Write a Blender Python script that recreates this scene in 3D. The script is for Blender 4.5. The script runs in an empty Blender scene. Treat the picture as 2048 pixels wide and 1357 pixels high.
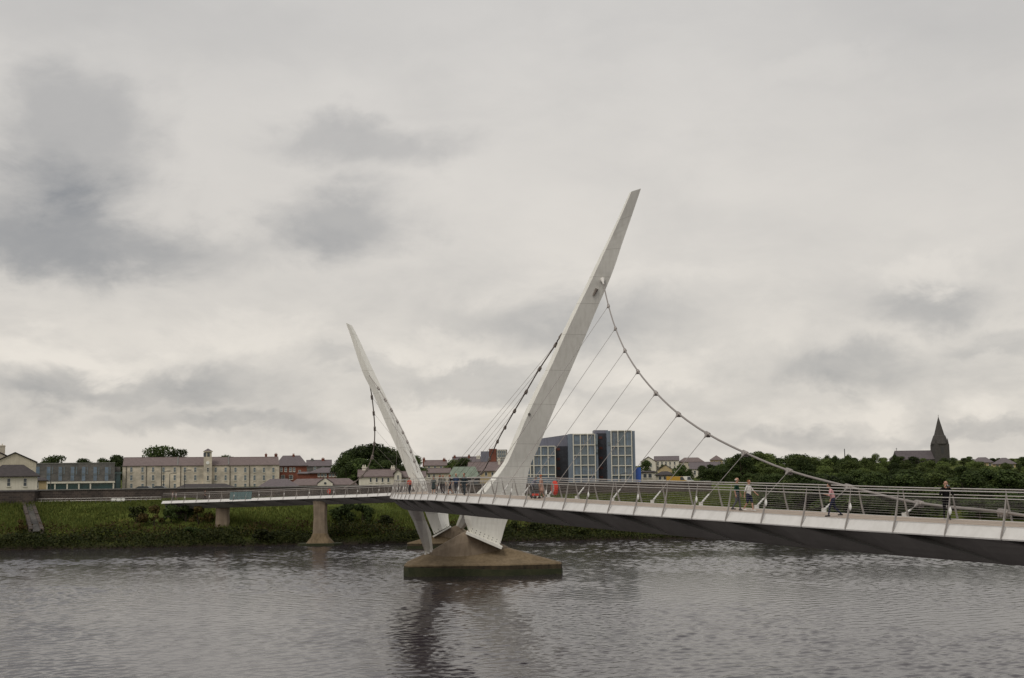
import bpy, bmesh, math, random
from mathutils import Vector, Matrix, Quaternion, noise
random.seed(7)
R = math.radians
SC = bpy.context.scene
COL = SC.collection

# ------------------------------------------------------------------ camera
F = 2500.0; CX = 1024.0; CY = 678.5
HC = 11.5                                   # eye height above the river
PITCH = math.atan((957.0-CY)/F)
ROLL = R(0.75)
_f = Vector((0, math.cos(PITCH), math.sin(PITCH)))
_u = Vector((0, -math.sin(PITCH), math.cos(PITCH)))
_r = Vector((1, 0, 0))
CR = _r*math.cos(ROLL) - _u*math.sin(ROLL)   # camera right / up in the world
CU = _u*math.cos(ROLL) + _r*math.sin(ROLL)
cam = bpy.data.cameras.new('camera'); camo = bpy.data.objects.new('camera', cam)
COL.objects.link(camo)
M3 = Matrix((CR, CU, -_f)).transposed()
camo.matrix_world = Matrix.Translation((0, 0, HC)) @ M3.to_4x4()
cam.sensor_width = 36.0; cam.lens = F/2048*36.0
cam.clip_start = 0.5; cam.clip_end = 9000
SC.camera = camo

def at(px, py, D):
    """world point on the sight line of photo pixel (px,py) at ground distance D"""
    d = _f + CR*((px-CX)/F) + CU*((CY-py)/F)
    k = D/d.y
    return Vector((d.x*k, D, HC+d.z*k))
def proj(p):
    q = Vector(p)-Vector((0, 0, HC))
    w = q.dot(_f)
    return CX+F*q.dot(CR)/w, CY-F*q.dot(CU)/w

# ------------------------------------------------------------------ world / light / exposure
SUN_AZ, SUN_EL = R(212), R(52)               # azimuth from +Y clockwise: high behind the camera
W = bpy.data.worlds.new('World'); SC.world = W; W.use_nodes = True
nt = W.node_tree; nt.nodes.clear()
def N(t, typ, **kw):
    n = t.nodes.new(typ)
    for k, v in kw.items(): setattr(n, k, v)
    return n
def lk(t, a, b): t.links.new(a, b)
def wm(op, a, b=None, c=None, clamp=False):
    n = N(nt, 'ShaderNodeMath', operation=op); n.use_clamp = clamp
    for i, v in enumerate((a, b, c)):
        if v is None: continue
        if isinstance(v, (int, float)): n.inputs[i].default_value = v
        else: lk(nt, v, n.inputs[i])
    return n.outputs[0]
def wmix(f, a, b):
    n = N(nt, 'ShaderNodeMix', data_type='RGBA')
    for i, v in ((0, f), (6, a), (7, b)):
        if isinstance(v, (int, float)): n.inputs[i].default_value = v
        elif isinstance(v, tuple): n.inputs[i].default_value = (*v, 1)
        else: lk(nt, v, n.inputs[i])
    return n.outputs[2]
tc = N(nt, 'ShaderNodeTexCoord'); sx = N(nt, 'ShaderNodeSeparateXYZ'); lk(nt, tc.outputs['Generated'], sx.inputs[0])
az = wm('ARCTAN2', sx.outputs[0], sx.outputs[1])
el = wm('ARCSINE', sx.outputs[2])
def noisew(sc, zs, det, rough, off):
    mp = N(nt, 'ShaderNodeMapping'); mp.inputs['Scale'].default_value = (sc, sc, sc*zs); mp.inputs['Location'].default_value = off
    lk(nt, tc.outputs['Generated'], mp.inputs[0])
    nn = N(nt, 'ShaderNodeTexNoise'); nn.inputs['Scale'].default_value = 1; nn.inputs['Detail'].default_value = det
    nn.inputs['Roughness'].default_value = rough; nn.inputs['Distortion'].default_value = 0.25
    lk(nt, mp.outputs[0], nn.inputs[0]); return nn
n_big = noisew(3.2, 2.0, 6, .55, (3.1, 1.7, .4))
n_mid = noisew(9.0, 2.1, 8, .60, (1.1, 5.2, 2.2))
n_warp = noisew(14.0, 1.6, 5, .6, (7.7, 2.1, .9))
wx = wm('MULTIPLY', wm('SUBTRACT', n_warp.outputs[0], .5), .11)
sepw = N(nt, 'ShaderNodeSeparateColor'); lk(nt, n_warp.outputs[1], sepw.inputs[0])
wy = wm('MULTIPLY', wm('SUBTRACT', sepw.outputs[1], .5), .07)
azw = wm('ADD', az, wx); elw = wm('ADD', el, wy)
def blob(px, py, rx, ry, amp, e0=.15, e1=1.25):
    """one soft grey cloud body, centred on the direction of photo pixel (px,py)"""
    p = at(px, py, 100)-Vector((0, 0, HC)); p.normalize()
    a = math.atan2(p.x, p.y); e = math.asin(p.z)
    dx = wm('DIVIDE', wm('SUBTRACT', azw, a), rx/F); dy = wm('DIVIDE', wm('SUBTRACT', elw, e), ry/F)
    r2 = wm('ADD', wm('MULTIPLY', dx, dx), wm('MULTIPLY', dy, dy))
    rr = wm('ADD', wm('SQRT', r2), wm('MULTIPLY', wm('SUBTRACT', n_mid.outputs[0], .5), 1.5))
    mr_ = N(nt, 'ShaderNodeMapRange', interpolation_type='SMOOTHSTEP'); mr_.inputs[1].default_value = e0; mr_.inputs[2].default_value = e1
    mr_.inputs[3].default_value = amp; mr_.inputs[4].default_value = 0; lk(nt, rr, mr_.inputs[0])
    return mr_.outputs[0]
tot = None
for b in ((150, 270, 190, 150, .37), (60, 450, 330, 130, .33), (250, 500, 420, 75, .30), (740, 285, 230, 60, .34), (690, 445, 210, 105, .44),
          (1150, 640, 330, 75, .36), (930, 770, 260, 42, .29, .25, 1.1), (1860, 615, 200, 55, .33, .2, 1.15), (1690, 735, 170, 55, .31, .2, 1.15), (50, 770, 200, 55, .37, .25, 1.1),
          (370, 785, 230, 45, .30, .25, 1.1), (450, 845, 300, 32, .22, .3, 1.), (1650, 865, 300, 30, .20, .3, 1.), (1250, 790, 260, 30, .18), (720, 730, 160, 30, .16, .3, 1.), (1990, 695, 150, 40, .20, .3, 1.), (1980, 860, 150, 30, .20, .3, 1.),
          (1900, 60, 420, 150, .12), (300, 40, 600, 110, .13),
          (500, 675, 170, 50, -.11, .3, 1.1), (880, 700, 150, 45, -.11, .3, 1.1), (1860, 555, 170, 40, -.09, .3, 1.1), (1990, 815, 130, 36, -.11, .3, 1.1), (70, 695, 170, 48, -.11, .3, 1.1), (1720, 832, 180, 32, -.10, .3, 1.1), (1150, 590, 280, 60, -.07), (1680, 130, 180, 36, -.07), (250, 720, 120, 30, -.09, .3, 1.1), (1330, 740, 150, 40, -.07, .3, 1.1), (1050, 330, 500, 300, -.06)):
    v = blob(*b); tot = v if tot is None else wm('ADD', tot, v)
r1 = N(nt, 'ShaderNodeMapRange'); r1.inputs[1].default_value = .45; r1.inputs[2].default_value = .75; r1.inputs[3].default_value = 0; r1.inputs[4].default_value = .12
lk(nt, n_big.outputs[0], r1.inputs[0])
r2_ = N(nt, 'ShaderNodeMapRange'); r2_.inputs[1].default_value = .40; r2_.inputs[2].default_value = .66; r2_.inputs[3].default_value = -.13; r2_.inputs[4].default_value = .22
lk(nt, n_mid.outputs[0], r2_.inputs[0])
lowk = N(nt, 'ShaderNodeMapRange'); lowk.inputs[1].default_value = .03; lowk.inputs[2].default_value = .20; lowk.inputs[3].default_value = 1.0; lowk.inputs[4].default_value = .14
lk(nt, el, lowk.inputs[0])
dark = wm('ADD', wm('ADD', tot, .17), wm('ADD', r1.outputs[0], wm('MULTIPLY', r2_.outputs[0], lowk.outputs[0])), clamp=True)
hik = N(nt, 'ShaderNodeMapRange'); hik.inputs[1].default_value = .12; hik.inputs[2].default_value = .42; lk(nt, el, hik.inputs[0])
cloud = wmix(dark, wmix(hik.outputs[0], (.845, .790, .715), (.735, .712, .680)), (.225, .235, .252))
sky = N(nt, 'ShaderNodeTexSky', sky_type='NISHITA'); sky.sun_disc = False
sky.sun_elevation = SUN_EL; sky.sun_rotation = SUN_AZ; sky.air_density = 1.0; sky.dust_density = 2.0
bg1 = N(nt, 'ShaderNodeBackground'); bg1.inputs[1].default_value = .08; lk(nt, sky.outputs[0], bg1.inputs[0])
bg2 = N(nt, 'ShaderNodeBackground'); bg2.inputs[1].default_value = 1.0; lk(nt, cloud, bg2.inputs[0])
ms = N(nt, 'ShaderNodeMixShader'); ms.inputs[0].default_value = .92
lk(nt, bg1.outputs[0], ms.inputs[1]); lk(nt, bg2.outputs[0], ms.inputs[2])
wo = N(nt, 'ShaderNodeOutputWorld'); lk(nt, ms.outputs[0], wo.inputs[0])
sun = bpy.data.lights.new('sun', 'SUN'); sun.energy = 1.35; sun.angle = R(25); sun.color = (1, .95, .87)
suno = bpy.data.objects.new('sun', sun); COL.objects.link(suno)
sd = Vector((math.sin(SUN_AZ)*math.cos(SUN_EL), math.cos(SUN_AZ)*math.cos(SUN_EL), math.sin(SUN_EL)))
suno.rotation_euler = sd.to_track_quat('Z', 'Y').to_euler()
suno.location = (60, -60, 120)
SC.view_settings.view_transform = 'Standard'; SC.view_settings.look = 'None'
SC.view_settings.exposure = 0.0; SC.view_settings.gamma = 1.0
SC.render.engine = 'CYCLES'
try: SC.cycles.max_bounces = 6; SC.cycles.use_denoising = True
except Exception: pass

# ------------------------------------------------------------------ materials
MAT = {}
def mat(name, col, rough=.8, metal=0.0, var=.18, vs=1.2, col2=None, bump=0.0, bs=None, spec=.3, streak=0.0, stretch=(1, 1, 1)):
    m = bpy.data.materials.new(name); m.use_nodes = True; t = m.node_tree
    b = t.nodes['Principled BSDF']
    b.inputs['Roughness'].default_value = rough; b.inputs['Metallic'].default_value = metal
    b.inputs['Specular IOR Level'].default_value = spec
    tcn = N(t, 'ShaderNodeTexCoord'); mp = N(t, 'ShaderNodeMapping'); mp.inputs['Scale'].default_value = stretch
    lk(t, tcn.outputs['Object'], mp.inputs[0])
    n1 = N(t, 'ShaderNodeTexNoise'); n1.inputs['Scale'].default_value = vs; n1.inputs['Detail'].default_value = 6; n1.inputs['Roughness'].default_value = .62
    lk(t, mp.outputs[0], n1.inputs[0])
    rp = N(t, 'ShaderNodeValToRGB'); rp.color_ramp.elements[0].position = .3; rp.color_ramp.elements[1].position = .7
    c2 = col2 if col2 else tuple(min(1, c*(1+var)) for c in col)
    c1 = col if col2 else tuple(c*(1-var) for c in col)
    rp.color_ramp.elements[0].color = (*c1, 1); rp.color_ramp.elements[1].color = (*c2, 1)
    lk(t, n1.outputs[0], rp.inputs[0]); out = rp.outputs[0]
    if streak:
        mp2 = N(t, 'ShaderNodeMapping'); mp2.inputs['Scale'].default_value = (2.2, 2.2, .12); lk(t, tcn.outputs['Object'], mp2.inputs[0])
        n2 = N(t, 'ShaderNodeTexNoise'); n2.inputs['Scale'].default_value = 1.4; n2.inputs['Detail'].default_value = 5; lk(t, mp2.outputs[0], n2.inputs[0])
        r2 = N(t, 'ShaderNodeValToRGB'); r2.color_ramp.elements[0].position = .42; r2.color_ramp.elements[1].position = .7
        r2.color_ramp.elements[0].color = (0, 0, 0, 1); r2.color_ramp.elements[1].color = (streak,)*3+(1,)
        lk(t, n2.outputs[0], r2.inputs[0])
        mx = N(t, 'ShaderNodeMix', data_type='RGBA'); lk(t, r2.outputs[0], mx.inputs[0]); lk(t, out, mx.inputs[6])
        mx.inputs[7].default_value = (col[0]*.45, col[1]*.43, col[2]*.38, 1); out = mx.outputs[2]
    lk(t, out, b.inputs['Base Color'])
    if bump:
        n3 = N(t, 'ShaderNodeTexNoise'); n3.inputs['Scale'].default_value = bs or vs*4; n3.inputs['Detail'].default_value = 5
        lk(t, mp.outputs[0], n3.inputs[0])
        bp = N(t, 'ShaderNodeBump'); bp.inputs['Strength'].default_value = bump; bp.inputs['Distance'].default_value = .1
        lk(t, n3.outputs[0], bp.inputs['Height']); lk(t, bp.outputs[0], b.inputs['Normal'])
    MAT[name] = m; return m
mat('white_steel', (.76, .745, .69), .5, var=.03, vs=.4, streak=.2)
mat('seam', (.46, .445, .40), .6, var=.1)
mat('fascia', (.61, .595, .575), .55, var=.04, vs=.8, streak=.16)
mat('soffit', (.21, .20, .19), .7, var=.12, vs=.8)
mat('deck', (.33, .27, .22), .85, var=.15, vs=2)
mat('stainless', (.33, .305, .285), .5, metal=.35, var=.15, vs=3)
mat('rail', (.48, .455, .43), .4, metal=.4, var=.1, vs=3)
mat('cable', (.30, .27, .25), .5, metal=.5, var=.1, vs=3)
mat('cable_far', (.20, .17, .15), .6, metal=.3, var=.1, vs=3)
mat('socket', (.62, .60, .57), .5, var=.06)
mat('concrete', (.21, .165, .12), .9, var=.2, vs=.8, bump=.3, streak=.35)
mat('pier_base', (.12, .088, .052), .9, col2=(.20, .15, .092), vs=.5, bump=.4, streak=.5)
mat('algae', (.018, .024, .010), .9, col2=(.045, .045, .022), vs=.9, bump=.5)
mat('algae_brown', (.02, .016, .011), .9, col2=(.075, .055, .03), vs=1.2, bump=.5, streak=.4)
mat('bolt', (.12, .11, .10), .6, metal=.5)
mat('red_plastic', (.52, .045, .025), .4, var=.08)
mat('white_paint', (.74, .73, .70), .6, var=.05)
mat('slate', (.125, .105, .11), .75, var=.22, vs=1.5, stretch=(1, 1, 3))
mat('slate_brown', (.155, .12, .115), .8, var=.22, vs=1.2, stretch=(1, 1, 3))
mat('slate_dark', (.05, .042, .042), .8, var=.25, vs=1.2)
mat('render_white', (.62, .58, .50), .85, var=.08, vs=.6, streak=.2)
mat('render_cream', (.50, .45, .36), .85, var=.1, vs=.6, streak=.2)
mat('render_tan', (.42, .33, .19), .85, var=.1, vs=.6)
mat('pane', (.035, .045, .055), .12, var=.3, vs=.4, spec=.6)
mat('pane_pale', (.11, .14, .16), .12, var=.3, vs=.5, spec=.6)
mat('pane_blue', (.11, .155, .21), .1, var=.35, vs=.5, spec=.7)
mat('pane_teal', (.05, .12, .13), .15, var=.3, vs=.5, spec=.6)
mat('blue_clad', (.16, .19, .235), .5, var=.15, vs=1, stretch=(4, 1, .3))
mat('purple_clad', (.165, .165, .20), .5, var=.25, vs=2, stretch=(4, 1, .2))
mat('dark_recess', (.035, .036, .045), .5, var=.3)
mat('red_panel', (.10, .032, .024), .6, var=.2)
mat('frame_white', (.60, .57, .50), .6, var=.05)
mat('grey_stone', (.17, .165, .155), .9, var=.25, vs=2)
mat('copper_green', (.17, .205, .16), .8, var=.2, vs=1)
mat('dark_metal', (.05, .05, .05), .6)
mat('glass_teal', (.075, .125, .125), .2, var=.2, vs=1, spec=.6)
mat('trunk', (.055, .042, .03), .9, var=.3, vs=3)
mat('church_stone', (.065, .06, .055), .9, var=.2, vs=1)
mat('church_roof', (.10, .085, .09), .8, var=.2, vs=.8)
mat('tyre', (.02, .02, .02), .8)
for nme, c in (('car_dark', (.03, .035, .04)), ('car_silver', (.35, .36, .37)), ('car_yellow', (.45, .26, .03)), ('car_white', (.7, .7, .68)), ('sign_blue', (.03, .10, .42))):
    mat(nme, c, .3, var=.04, spec=.5)

def brickmat(name, c1, c2, mortar, sx_, sy_):
    m = bpy.data.materials.new(name); m.use_nodes = True; t = m.node_tree; b = t.nodes['Principled BSDF']; b.inputs['Roughness'].default_value = .9
    b.inputs['Specular IOR Level'].default_value = .2
    tcn = N(t, 'ShaderNodeTexCoord'); s = N(t, 'ShaderNodeSeparateXYZ'); lk(t, tcn.outputs['Object'], s.inputs[0])
    ad = N(t, 'ShaderNodeMath', operation='ADD'); lk(t, s.outputs[0], ad.inputs[0]); lk(t, s.outputs[1], ad.inputs[1])
    cb = N(t, 'ShaderNodeCombineXYZ'); lk(t, ad.outputs[0], cb.inputs[0]); lk(t, s.outputs[2], cb.inputs[1])
    br = N(t, 'ShaderNodeTexBrick'); br.inputs['Scale'].default_value = 1; br.inputs['Brick Width'].default_value = sx_; br.inputs['Row Height'].default_value = sy_
    br.inputs['Mortar Size'].default_value = .03; br.inputs['Color1'].default_value = (*c1, 1); br.inputs['Color2'].default_value = (*c2, 1); br.inputs['Mortar'].default_value = (*mortar, 1)
    lk(t, cb.outputs[0], br.inputs['Vector'])
    n1 = N(t, 'ShaderNodeTexNoise'); n1.inputs['Scale'].default_value = .35; n1.inputs['Detail'].default_value = 6; lk(t, tcn.outputs['Object'], n1.inputs[0])
    mx = N(t, 'ShaderNodeMix', data_type='RGBA', blend_type='MULTIPLY'); mx.inputs[0].default_value = .8
    r2 = N(t, 'ShaderNodeValToRGB'); r2.color_ramp.elements[0].position = .3; r2.color_ramp.elements[0].color = (.55, .55, .55, 1); r2.color_ramp.elements[1].position = .7; r2.color_ramp.elements[1].color = (1.25, 1.2, 1.15, 1)
    lk(t, n1.outputs[0], r2.inputs[0]); lk(t, br.outputs[0], mx.inputs[6]); lk(t, r2.outputs[0], mx.inputs[7])
    lk(t, mx.outputs[2], b.inputs['Base Color']); MAT[name] = m
brickmat('barracks_stone', (.58, .53, .45), (.49, .445, .37), (.54, .495, .42), .9, .45)
brickmat('quay_stone', (.075, .06, .052), (.045, .038, .035), (.10, .085, .075), .9, .4)
brickmat('red_brick', (.21, .062, .035), (.16, .05, .03), (.2, .1, .08), .5, .18)
brickmat('grey_block', (.15, .145, .14), (.11, .11, .11), (.16, .155, .15), 1.2, .5)

def leafmat(name, a, b_, c):
    m = bpy.data.materials.new(name); m.use_nodes = True; t = m.node_tree; b = t.nodes['Principled BSDF']
    b.inputs['Roughness'].default_value = .7; b.inputs['Specular IOR Level'].default_value = .15
    g = N(t, 'ShaderNodeNewGeometry'); oi = N(t, 'ShaderNodeObjectInfo')
    rp = N(t, 'ShaderNodeValToRGB'); e = rp.color_ramp.elements
    e[0].color = (*a, 1); e[1].color = (*c, 1); k = e.new(.5); k.color = (*b_, 1)
    lk(t, g.outputs['Random Per Island'], rp.inputs[0])
    hs = N(t, 'ShaderNodeHueSaturation'); mr = N(t, 'ShaderNodeMapRange'); mr.inputs[3].default_value = .55; mr.inputs[4].default_value = 1.55
    lk(t, oi.outputs['Random'], mr.inputs[0]); lk(t, mr.outputs[0], hs.inputs['Value']); lk(t, rp.outputs[0], hs.inputs['Color'])
    lk(t, hs.outputs[0], b.inputs['Base Color'])
    tr = N(t, 'ShaderNodeBsdfTranslucent'); lk(t, hs.outputs[0], tr.inputs[0])
    mx = N(t, 'ShaderNodeMixShader'); mx.inputs[0].default_value = .25
    lk(t, b.outputs[0], mx.inputs[1]); lk(t, tr.outputs[0], mx.inputs[2]); lk(t, mx.outputs[0], t.nodes['Material Output'].inputs[0]); MAT[name] = m
leafmat('leaf_dark', (.026, .042, .012), (.042, .062, .018), (.066, .088, .026))
leafmat('leaf_mid', (.050, .072, .020), (.076, .102, .028), (.11, .135, .042))
leafmat('leaf_scrub', (.016, .022, .006), (.032, .042, .010), (.055, .058, .016))
leafmat('leaf_brown', (.04, .028, .010), (.075, .05, .016), (.06, .06, .016))
leafmat('leaf_grass', (.052, .070, .015), (.074, .092, .019), (.105, .11, .026))

# ground: grass with drier and darker patches
gm = bpy.data.materials.new('ground_grass'); gm.use_nodes = True; t = gm.node_tree; b = t.nodes['Principled BSDF']; b.inputs['Roughness'].default_value = .95; b.inputs['Specular IOR Level'].default_value = .1
tcn = N(t, 'ShaderNodeTexCoord')
n1 = N(t, 'ShaderNodeTexNoise'); n1.inputs['Scale'].default_value = .13; n1.inputs['Detail'].default_value = 8; n1.inputs['Roughness'].default_value = .65; lk(t, tcn.outputs['Object'], n1.inputs[0])
rp = N(t, 'ShaderNodeValToRGB'); e = rp.color_ramp.elements; e[0].position = .32; e[0].color = (.042, .050, .010, 1); e[1].position = .72; e[1].color = (.14, .115, .03, 1)
k = e.new(.5); k.color = (.064, .082, .016, 1); k = e.new(.6); k.color = (.09, .108, .022, 1)
lk(t, n1.outputs[0], rp.inputs[0])
sz = N(t, 'ShaderNodeSeparateXYZ'); lk(t, tcn.outputs['Object'], sz.inputs[0]); zr_ = N(t, 'ShaderNodeMapRange'); zr_.inputs[1].default_value = .9; zr_.inputs[2].default_value = 1.9
zn = N(t, 'ShaderNodeMath', operation='MULTIPLY_ADD'); lk(t, n1.outputs[0], zn.inputs[0]); zn.inputs[1].default_value = 1.2; lk(t, sz.outputs[2], zn.inputs[2]); lk(t, zn.outputs[0], zr_.inputs[0])
mx_ = N(t, 'ShaderNodeMix', data_type='RGBA'); lk(t, zr_.outputs[0], mx_.inputs[0]); mx_.inputs[6].default_value = (.030, .024, .016, 1); lk(t, rp.outputs[0], mx_.inputs[7])
lk(t, mx_.outputs[2], b.inputs['Base Color'])
n2 = N(t, 'ShaderNodeTexNoise'); n2.inputs['Scale'].default_value = 1.5; n2.inputs['Detail'].default_value = 6; lk(t, tcn.outputs['Object'], n2.inputs[0])
bp = N(t, 'ShaderNodeBump'); bp.inputs['Strength'].default_value = .8; bp.inputs['Distance'].default_value = .5; lk(t, n2.outputs[0], bp.inputs['Height']); lk(t, bp.outputs[0], b.inputs['Normal'])
MAT['ground'] = gm

# water
wmt = bpy.data.materials.new('river_water'); wmt.use_nodes = True; t = wmt.node_tree; b = t.nodes['Principled BSDF']
b.inputs['Base Color'].default_value = (.030, .024, .028, 1); b.inputs['Roughness'].default_value = .12; b.inputs['IOR'].default_value = 1.34; b.inputs['Specular Tint'].default_value = (.99, .88, .95, 1)
tcn = N(t, 'ShaderNodeTexCoord')
def wn(scale, det, st, dist=0.0):
    mp = N(t, 'ShaderNodeMapping'); mp.inputs['Scale'].default_value = st; mp.inputs['Rotation'].default_value = (0, 0, R(12)); lk(t, tcn.outputs['Object'], mp.inputs[0])
    n = N(t, 'ShaderNodeTexNoise'); n.inputs['Scale'].default_value = scale; n.inputs['Detail'].default_value = det; n.inputs['Distortion'].default_value = dist
    lk(t, mp.outputs[0], n.inputs[0]); return n.outputs[0]
def tm(op, a, b_):
    n = N(t, 'ShaderNodeMath', operation=op)
    for i, v in enumerate((a, b_)):
        if isinstance(v, (int, float)): n.inputs[i].default_value = v
        else: lk(t, v, n.inputs[i])
    return n.outputs[0]
h = tm('ADD', tm('MULTIPLY', wn(1.6, 3, (1, 1.1, 1), .6), .30), tm('MULTIPLY', wn(4.5, 3, (1, 1.1, 1), .4), .14))
bp = N(t, 'ShaderNodeBump'); bp.inputs['Strength'].default_value = 1.0; bp.inputs['Distance'].default_value = .03
lk(t, h, bp.inputs['Height']); lk(t, bp.outputs[0], b.inputs['Normal']); MAT['water'] = wmt

# ------------------------------------------------------------------ mesh helpers
class MB:
    def __init__(s): s.v = []; s.f = []; s.m = []
    def add(s, vs, fs, mi=0):
        o = len(s.v); s.v += [tuple(p) for p in vs]
        for f in fs: s.f.append(tuple(i+o for i in f)); s.m.append(mi)
        return s
    def box(s, x0, x1, y0, y1, z0, z1, mi=0):
        return s.add([(x0, y0, z0), (x1, y0, z0), (x1, y1, z0), (x0, y1, z0), (x0, y0, z1), (x1, y0, z1), (x1, y1, z1), (x0, y1, z1)],
                     [(3, 2, 1, 0), (4, 5, 6, 7), (0, 1, 5, 4), (1, 2, 6, 5), (2, 3, 7, 6), (3, 0, 4, 7)], mi)
    def obox(s, c, ax, ay, az, mi=0):
        c = Vector(c); vs = [c+ax*i+ay*j+az*k for k in (-1, 1) for i, j in ((-1, -1), (1, -1), (1, 1), (-1, 1))]
        return s.add(vs, [(3, 2, 1, 0), (4, 5, 6, 7), (0, 1, 5, 4), (1, 2, 6, 5), (2, 3, 7, 6), (3, 0, 4, 7)], mi)
    def tube(s, pts, r, n=6, caps=True, mi=0):
        pts = [Vector(p) for p in pts]; rs = r if isinstance(r, (list, tuple)) else [r]*len(pts)
        rings = []; prev = None
        for i, p in enumerate(pts):
            d = (pts[min(i+1, len(pts)-1)]-pts[max(i-1, 0)]).normalized()
            if prev is None:
                a = d.cross(Vector((0, 0, 1)))
                if a.length < .05: a = d.cross(Vector((1, 0, 0)))
            else: a = prev-d*prev.dot(d)
            a.normalize(); prev = a; c = d.cross(a)
            rings.append([p+(a*math.cos(2*math.pi*k/n)+c*math.sin(2*math.pi*k/n))*rs[i] for k in range(n)])
        return s.loft(rings, True, caps, mi)
    def loft(s, rings, closed=True, caps=True, mi=0):
        n = len(rings[0]); vs = [p for r in rings for p in r]; fs = []
        for i in range(len(rings)-1):
            for k in range(n if closed else n-1):
                k2 = (k+1) % n; fs.append((i*n+k, i*n+k2, (i+1)*n+k2, (i+1)*n+k))
        if caps: fs += [tuple(range(n))[::-1], tuple((len(rings)-1)*n+k for k in range(n))]
        return s.add(vs, fs, mi)
    def prism(s, poly, z0, z1, mi=0):
        return s.loft([[(x, y, z0) for x, y in poly], [(x, y, z1) for x, y in poly]], True, True, mi)
    def ball(s, c, r, n=8, m=5, mi=0, sc=(1, 1, 1)):
        c = Vector(c); rings = []
        for j in range(1, m):
            a = math.pi*j/m-math.pi/2
            rings.append([c+Vector((math.cos(a)*math.cos(2*math.pi*k/n)*r*sc[0], math.cos(a)*math.sin(2*math.pi*k/n)*r*sc[1], math.sin(a)*r*sc[2])) for k in range(n)])
        return s.loft(rings, True, True, mi)
    def mesh(s, name, mats, smooth=False):
        me = bpy.data.meshes.new(name); me.from_pydata(s.v, [], s.f)
        for m in (mats if isinstance(mats, (list, tuple)) else [mats]): me.materials.append(MAT[m] if isinstance(m, str) else m)
        if any(s.m): me.polygons.foreach_set('material_index', s.m)
        if smooth: me.polygons.foreach_set('use_smooth', [True]*len(me.polygons))
        me.update()
        return me
def fixn(me):
    bm = bmesh.new(); bm.from_mesh(me); bmesh.ops.recalc_face_normals(bm, faces=bm.faces); bm.to_mesh(me); bm.free(); return me
def link(name, data, parent=None, label=None, cat=None, group=None, kind=None):
    o = bpy.data.objects.new(name, data); COL.objects.link(o)
    if parent is not None:
        o.parent = parent; p = parent; L = Vector((0, 0, 0))
        if parent.parent is None: o.matrix_parent_inverse = parent.matrix_basis.inverted()
        # parts of parts are modelled in world coordinates as well: their parents carry no transform of their own
    if label: o['label'] = label
    if cat: o['category'] = cat
    if group: o['group'] = group
    if kind: o['kind'] = kind
    return o
def obj(name, mb, m, parent=None, smooth=False, **kw):
    return link(name, fixn(mb.mesh(name, m, smooth)), parent, **kw)
def thing(name, label, cat, loc, group=None):
    o = bpy.data.objects.new(name, None); COL.objects.link(o); o.location = loc; o.empty_display_size = .5
    o.matrix_basis = Matrix.Translation(Vector(loc))
    o['label'] = label; o['category'] = cat
    if group: o['group'] = group
    return o
def copy_thing(root, loc, rz=0, sc=1.0, label=None, group=None):
    c = root.copy(); COL.objects.link(c); c.matrix_basis = Matrix.Translation(Vector(loc)) @ Matrix.Rotation(rz, 4, 'Z') @ Matrix.Diagonal((*((sc,)*3 if isinstance(sc, (int, float)) else sc), 1))
    if label: c['label'] = label
    if group: c['group'] = group
    for ch in list(root.children):
        d = ch.copy(); COL.objects.link(d); d.parent = c
    return c
def catmull(pts, n=12):
    pts = [Vector(p) for p in pts]; out = []
    P = [pts[0]*2-pts[1]]+pts+[pts[-1]*2-pts[-2]]
    for i in range(1, len(P)-2):
        a, b_, c, d = P[i-1:i+3]
        for k in range(n):
            u = k/n; out.append(.5*((2*b_)+(c-a)*u+(2*a-5*b_+4*c-d)*u*u+(3*b_-a-3*c+d)*u**3))
    out.append(pts[-1]); return out

# ------------------------------------------------------------------ river and land
def bank_y(x): return 231.5+.075*max(-160, min(120, x))+.9*math.sin(x*.11)+.5*math.sin(x*.31+1)
def ground_z(x, y):
    tt = y-bank_y(x); n = noise.noise(Vector((x*.05, y*.05, 0)))
    if tt < -6: return -2.5
    if tt < 0: return -2.5+2.6*(tt+6)/6
    if tt < 3: z = .1+.9*tt/3
    elif tt < 29: z = 1.0+6.6*(tt-3)/26+.35*n
    elif tt < 33: z = 7.6+.1*n
    elif tt < 36: z = 7.6+1.8*(tt-33)/3
    elif y < 420: z = 9.4
    else: z = 9.4+min(1, (y-420)/700.)**1.1*14+4*noise.noise(Vector((x*.003, y*.003, 3)))*min(1, (y-420)/400)
    if x > 42 and tt >= 29:      # no retaining wall here: the grass slope runs on up
        k = min(1, (x-42)/12.); z2 = 7.6+min(1, (tt-29)/60)*2.2; z = z*(1-k)+min(z, z2)*k if y < 420 else z
    return z
import numpy as np
rs = np.random.RandomState(4)
gu = np.linspace(-.50, .44, 630); gy = [56.0]
while gy[-1] < 243: gy.append(gy[-1]+.15+.0012*(gy[-1]-56))
gy = np.array(gy); GU, GY = np.meshgrid(gu, gy); GX = GU*(GY+10); Hh = np.zeros_like(GX)
for i in range(70):                                   # short wind ripples, 0.5 to 1.8 m long
    lam = .50*(1.8/.50)**(rs.rand()**1.6); k_w = 2*math.pi/lam; th = R(-62)+rs.normal()*R(42); ph_ = rs.rand()*6.28
    Hh += .084*math.sqrt(2/70)/k_w*np.sin(k_w*(GX*math.cos(th)+GY*math.sin(th))+ph_+.9*np.sin(GX*.11+i)+.8*np.sin(GY*.13+2*i))
pm = np.zeros_like(GX)
for i in range(10):                                   # calmer slicks and ruffled patches
    lam = 25+60*rs.rand(); th = rs.rand()*3.14; pm += np.sin(2*math.pi/lam*(GX*math.cos(th)+1.7*GY*math.sin(th))+rs.rand()*6.28+.8*np.sin(GX*.04+i))
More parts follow.
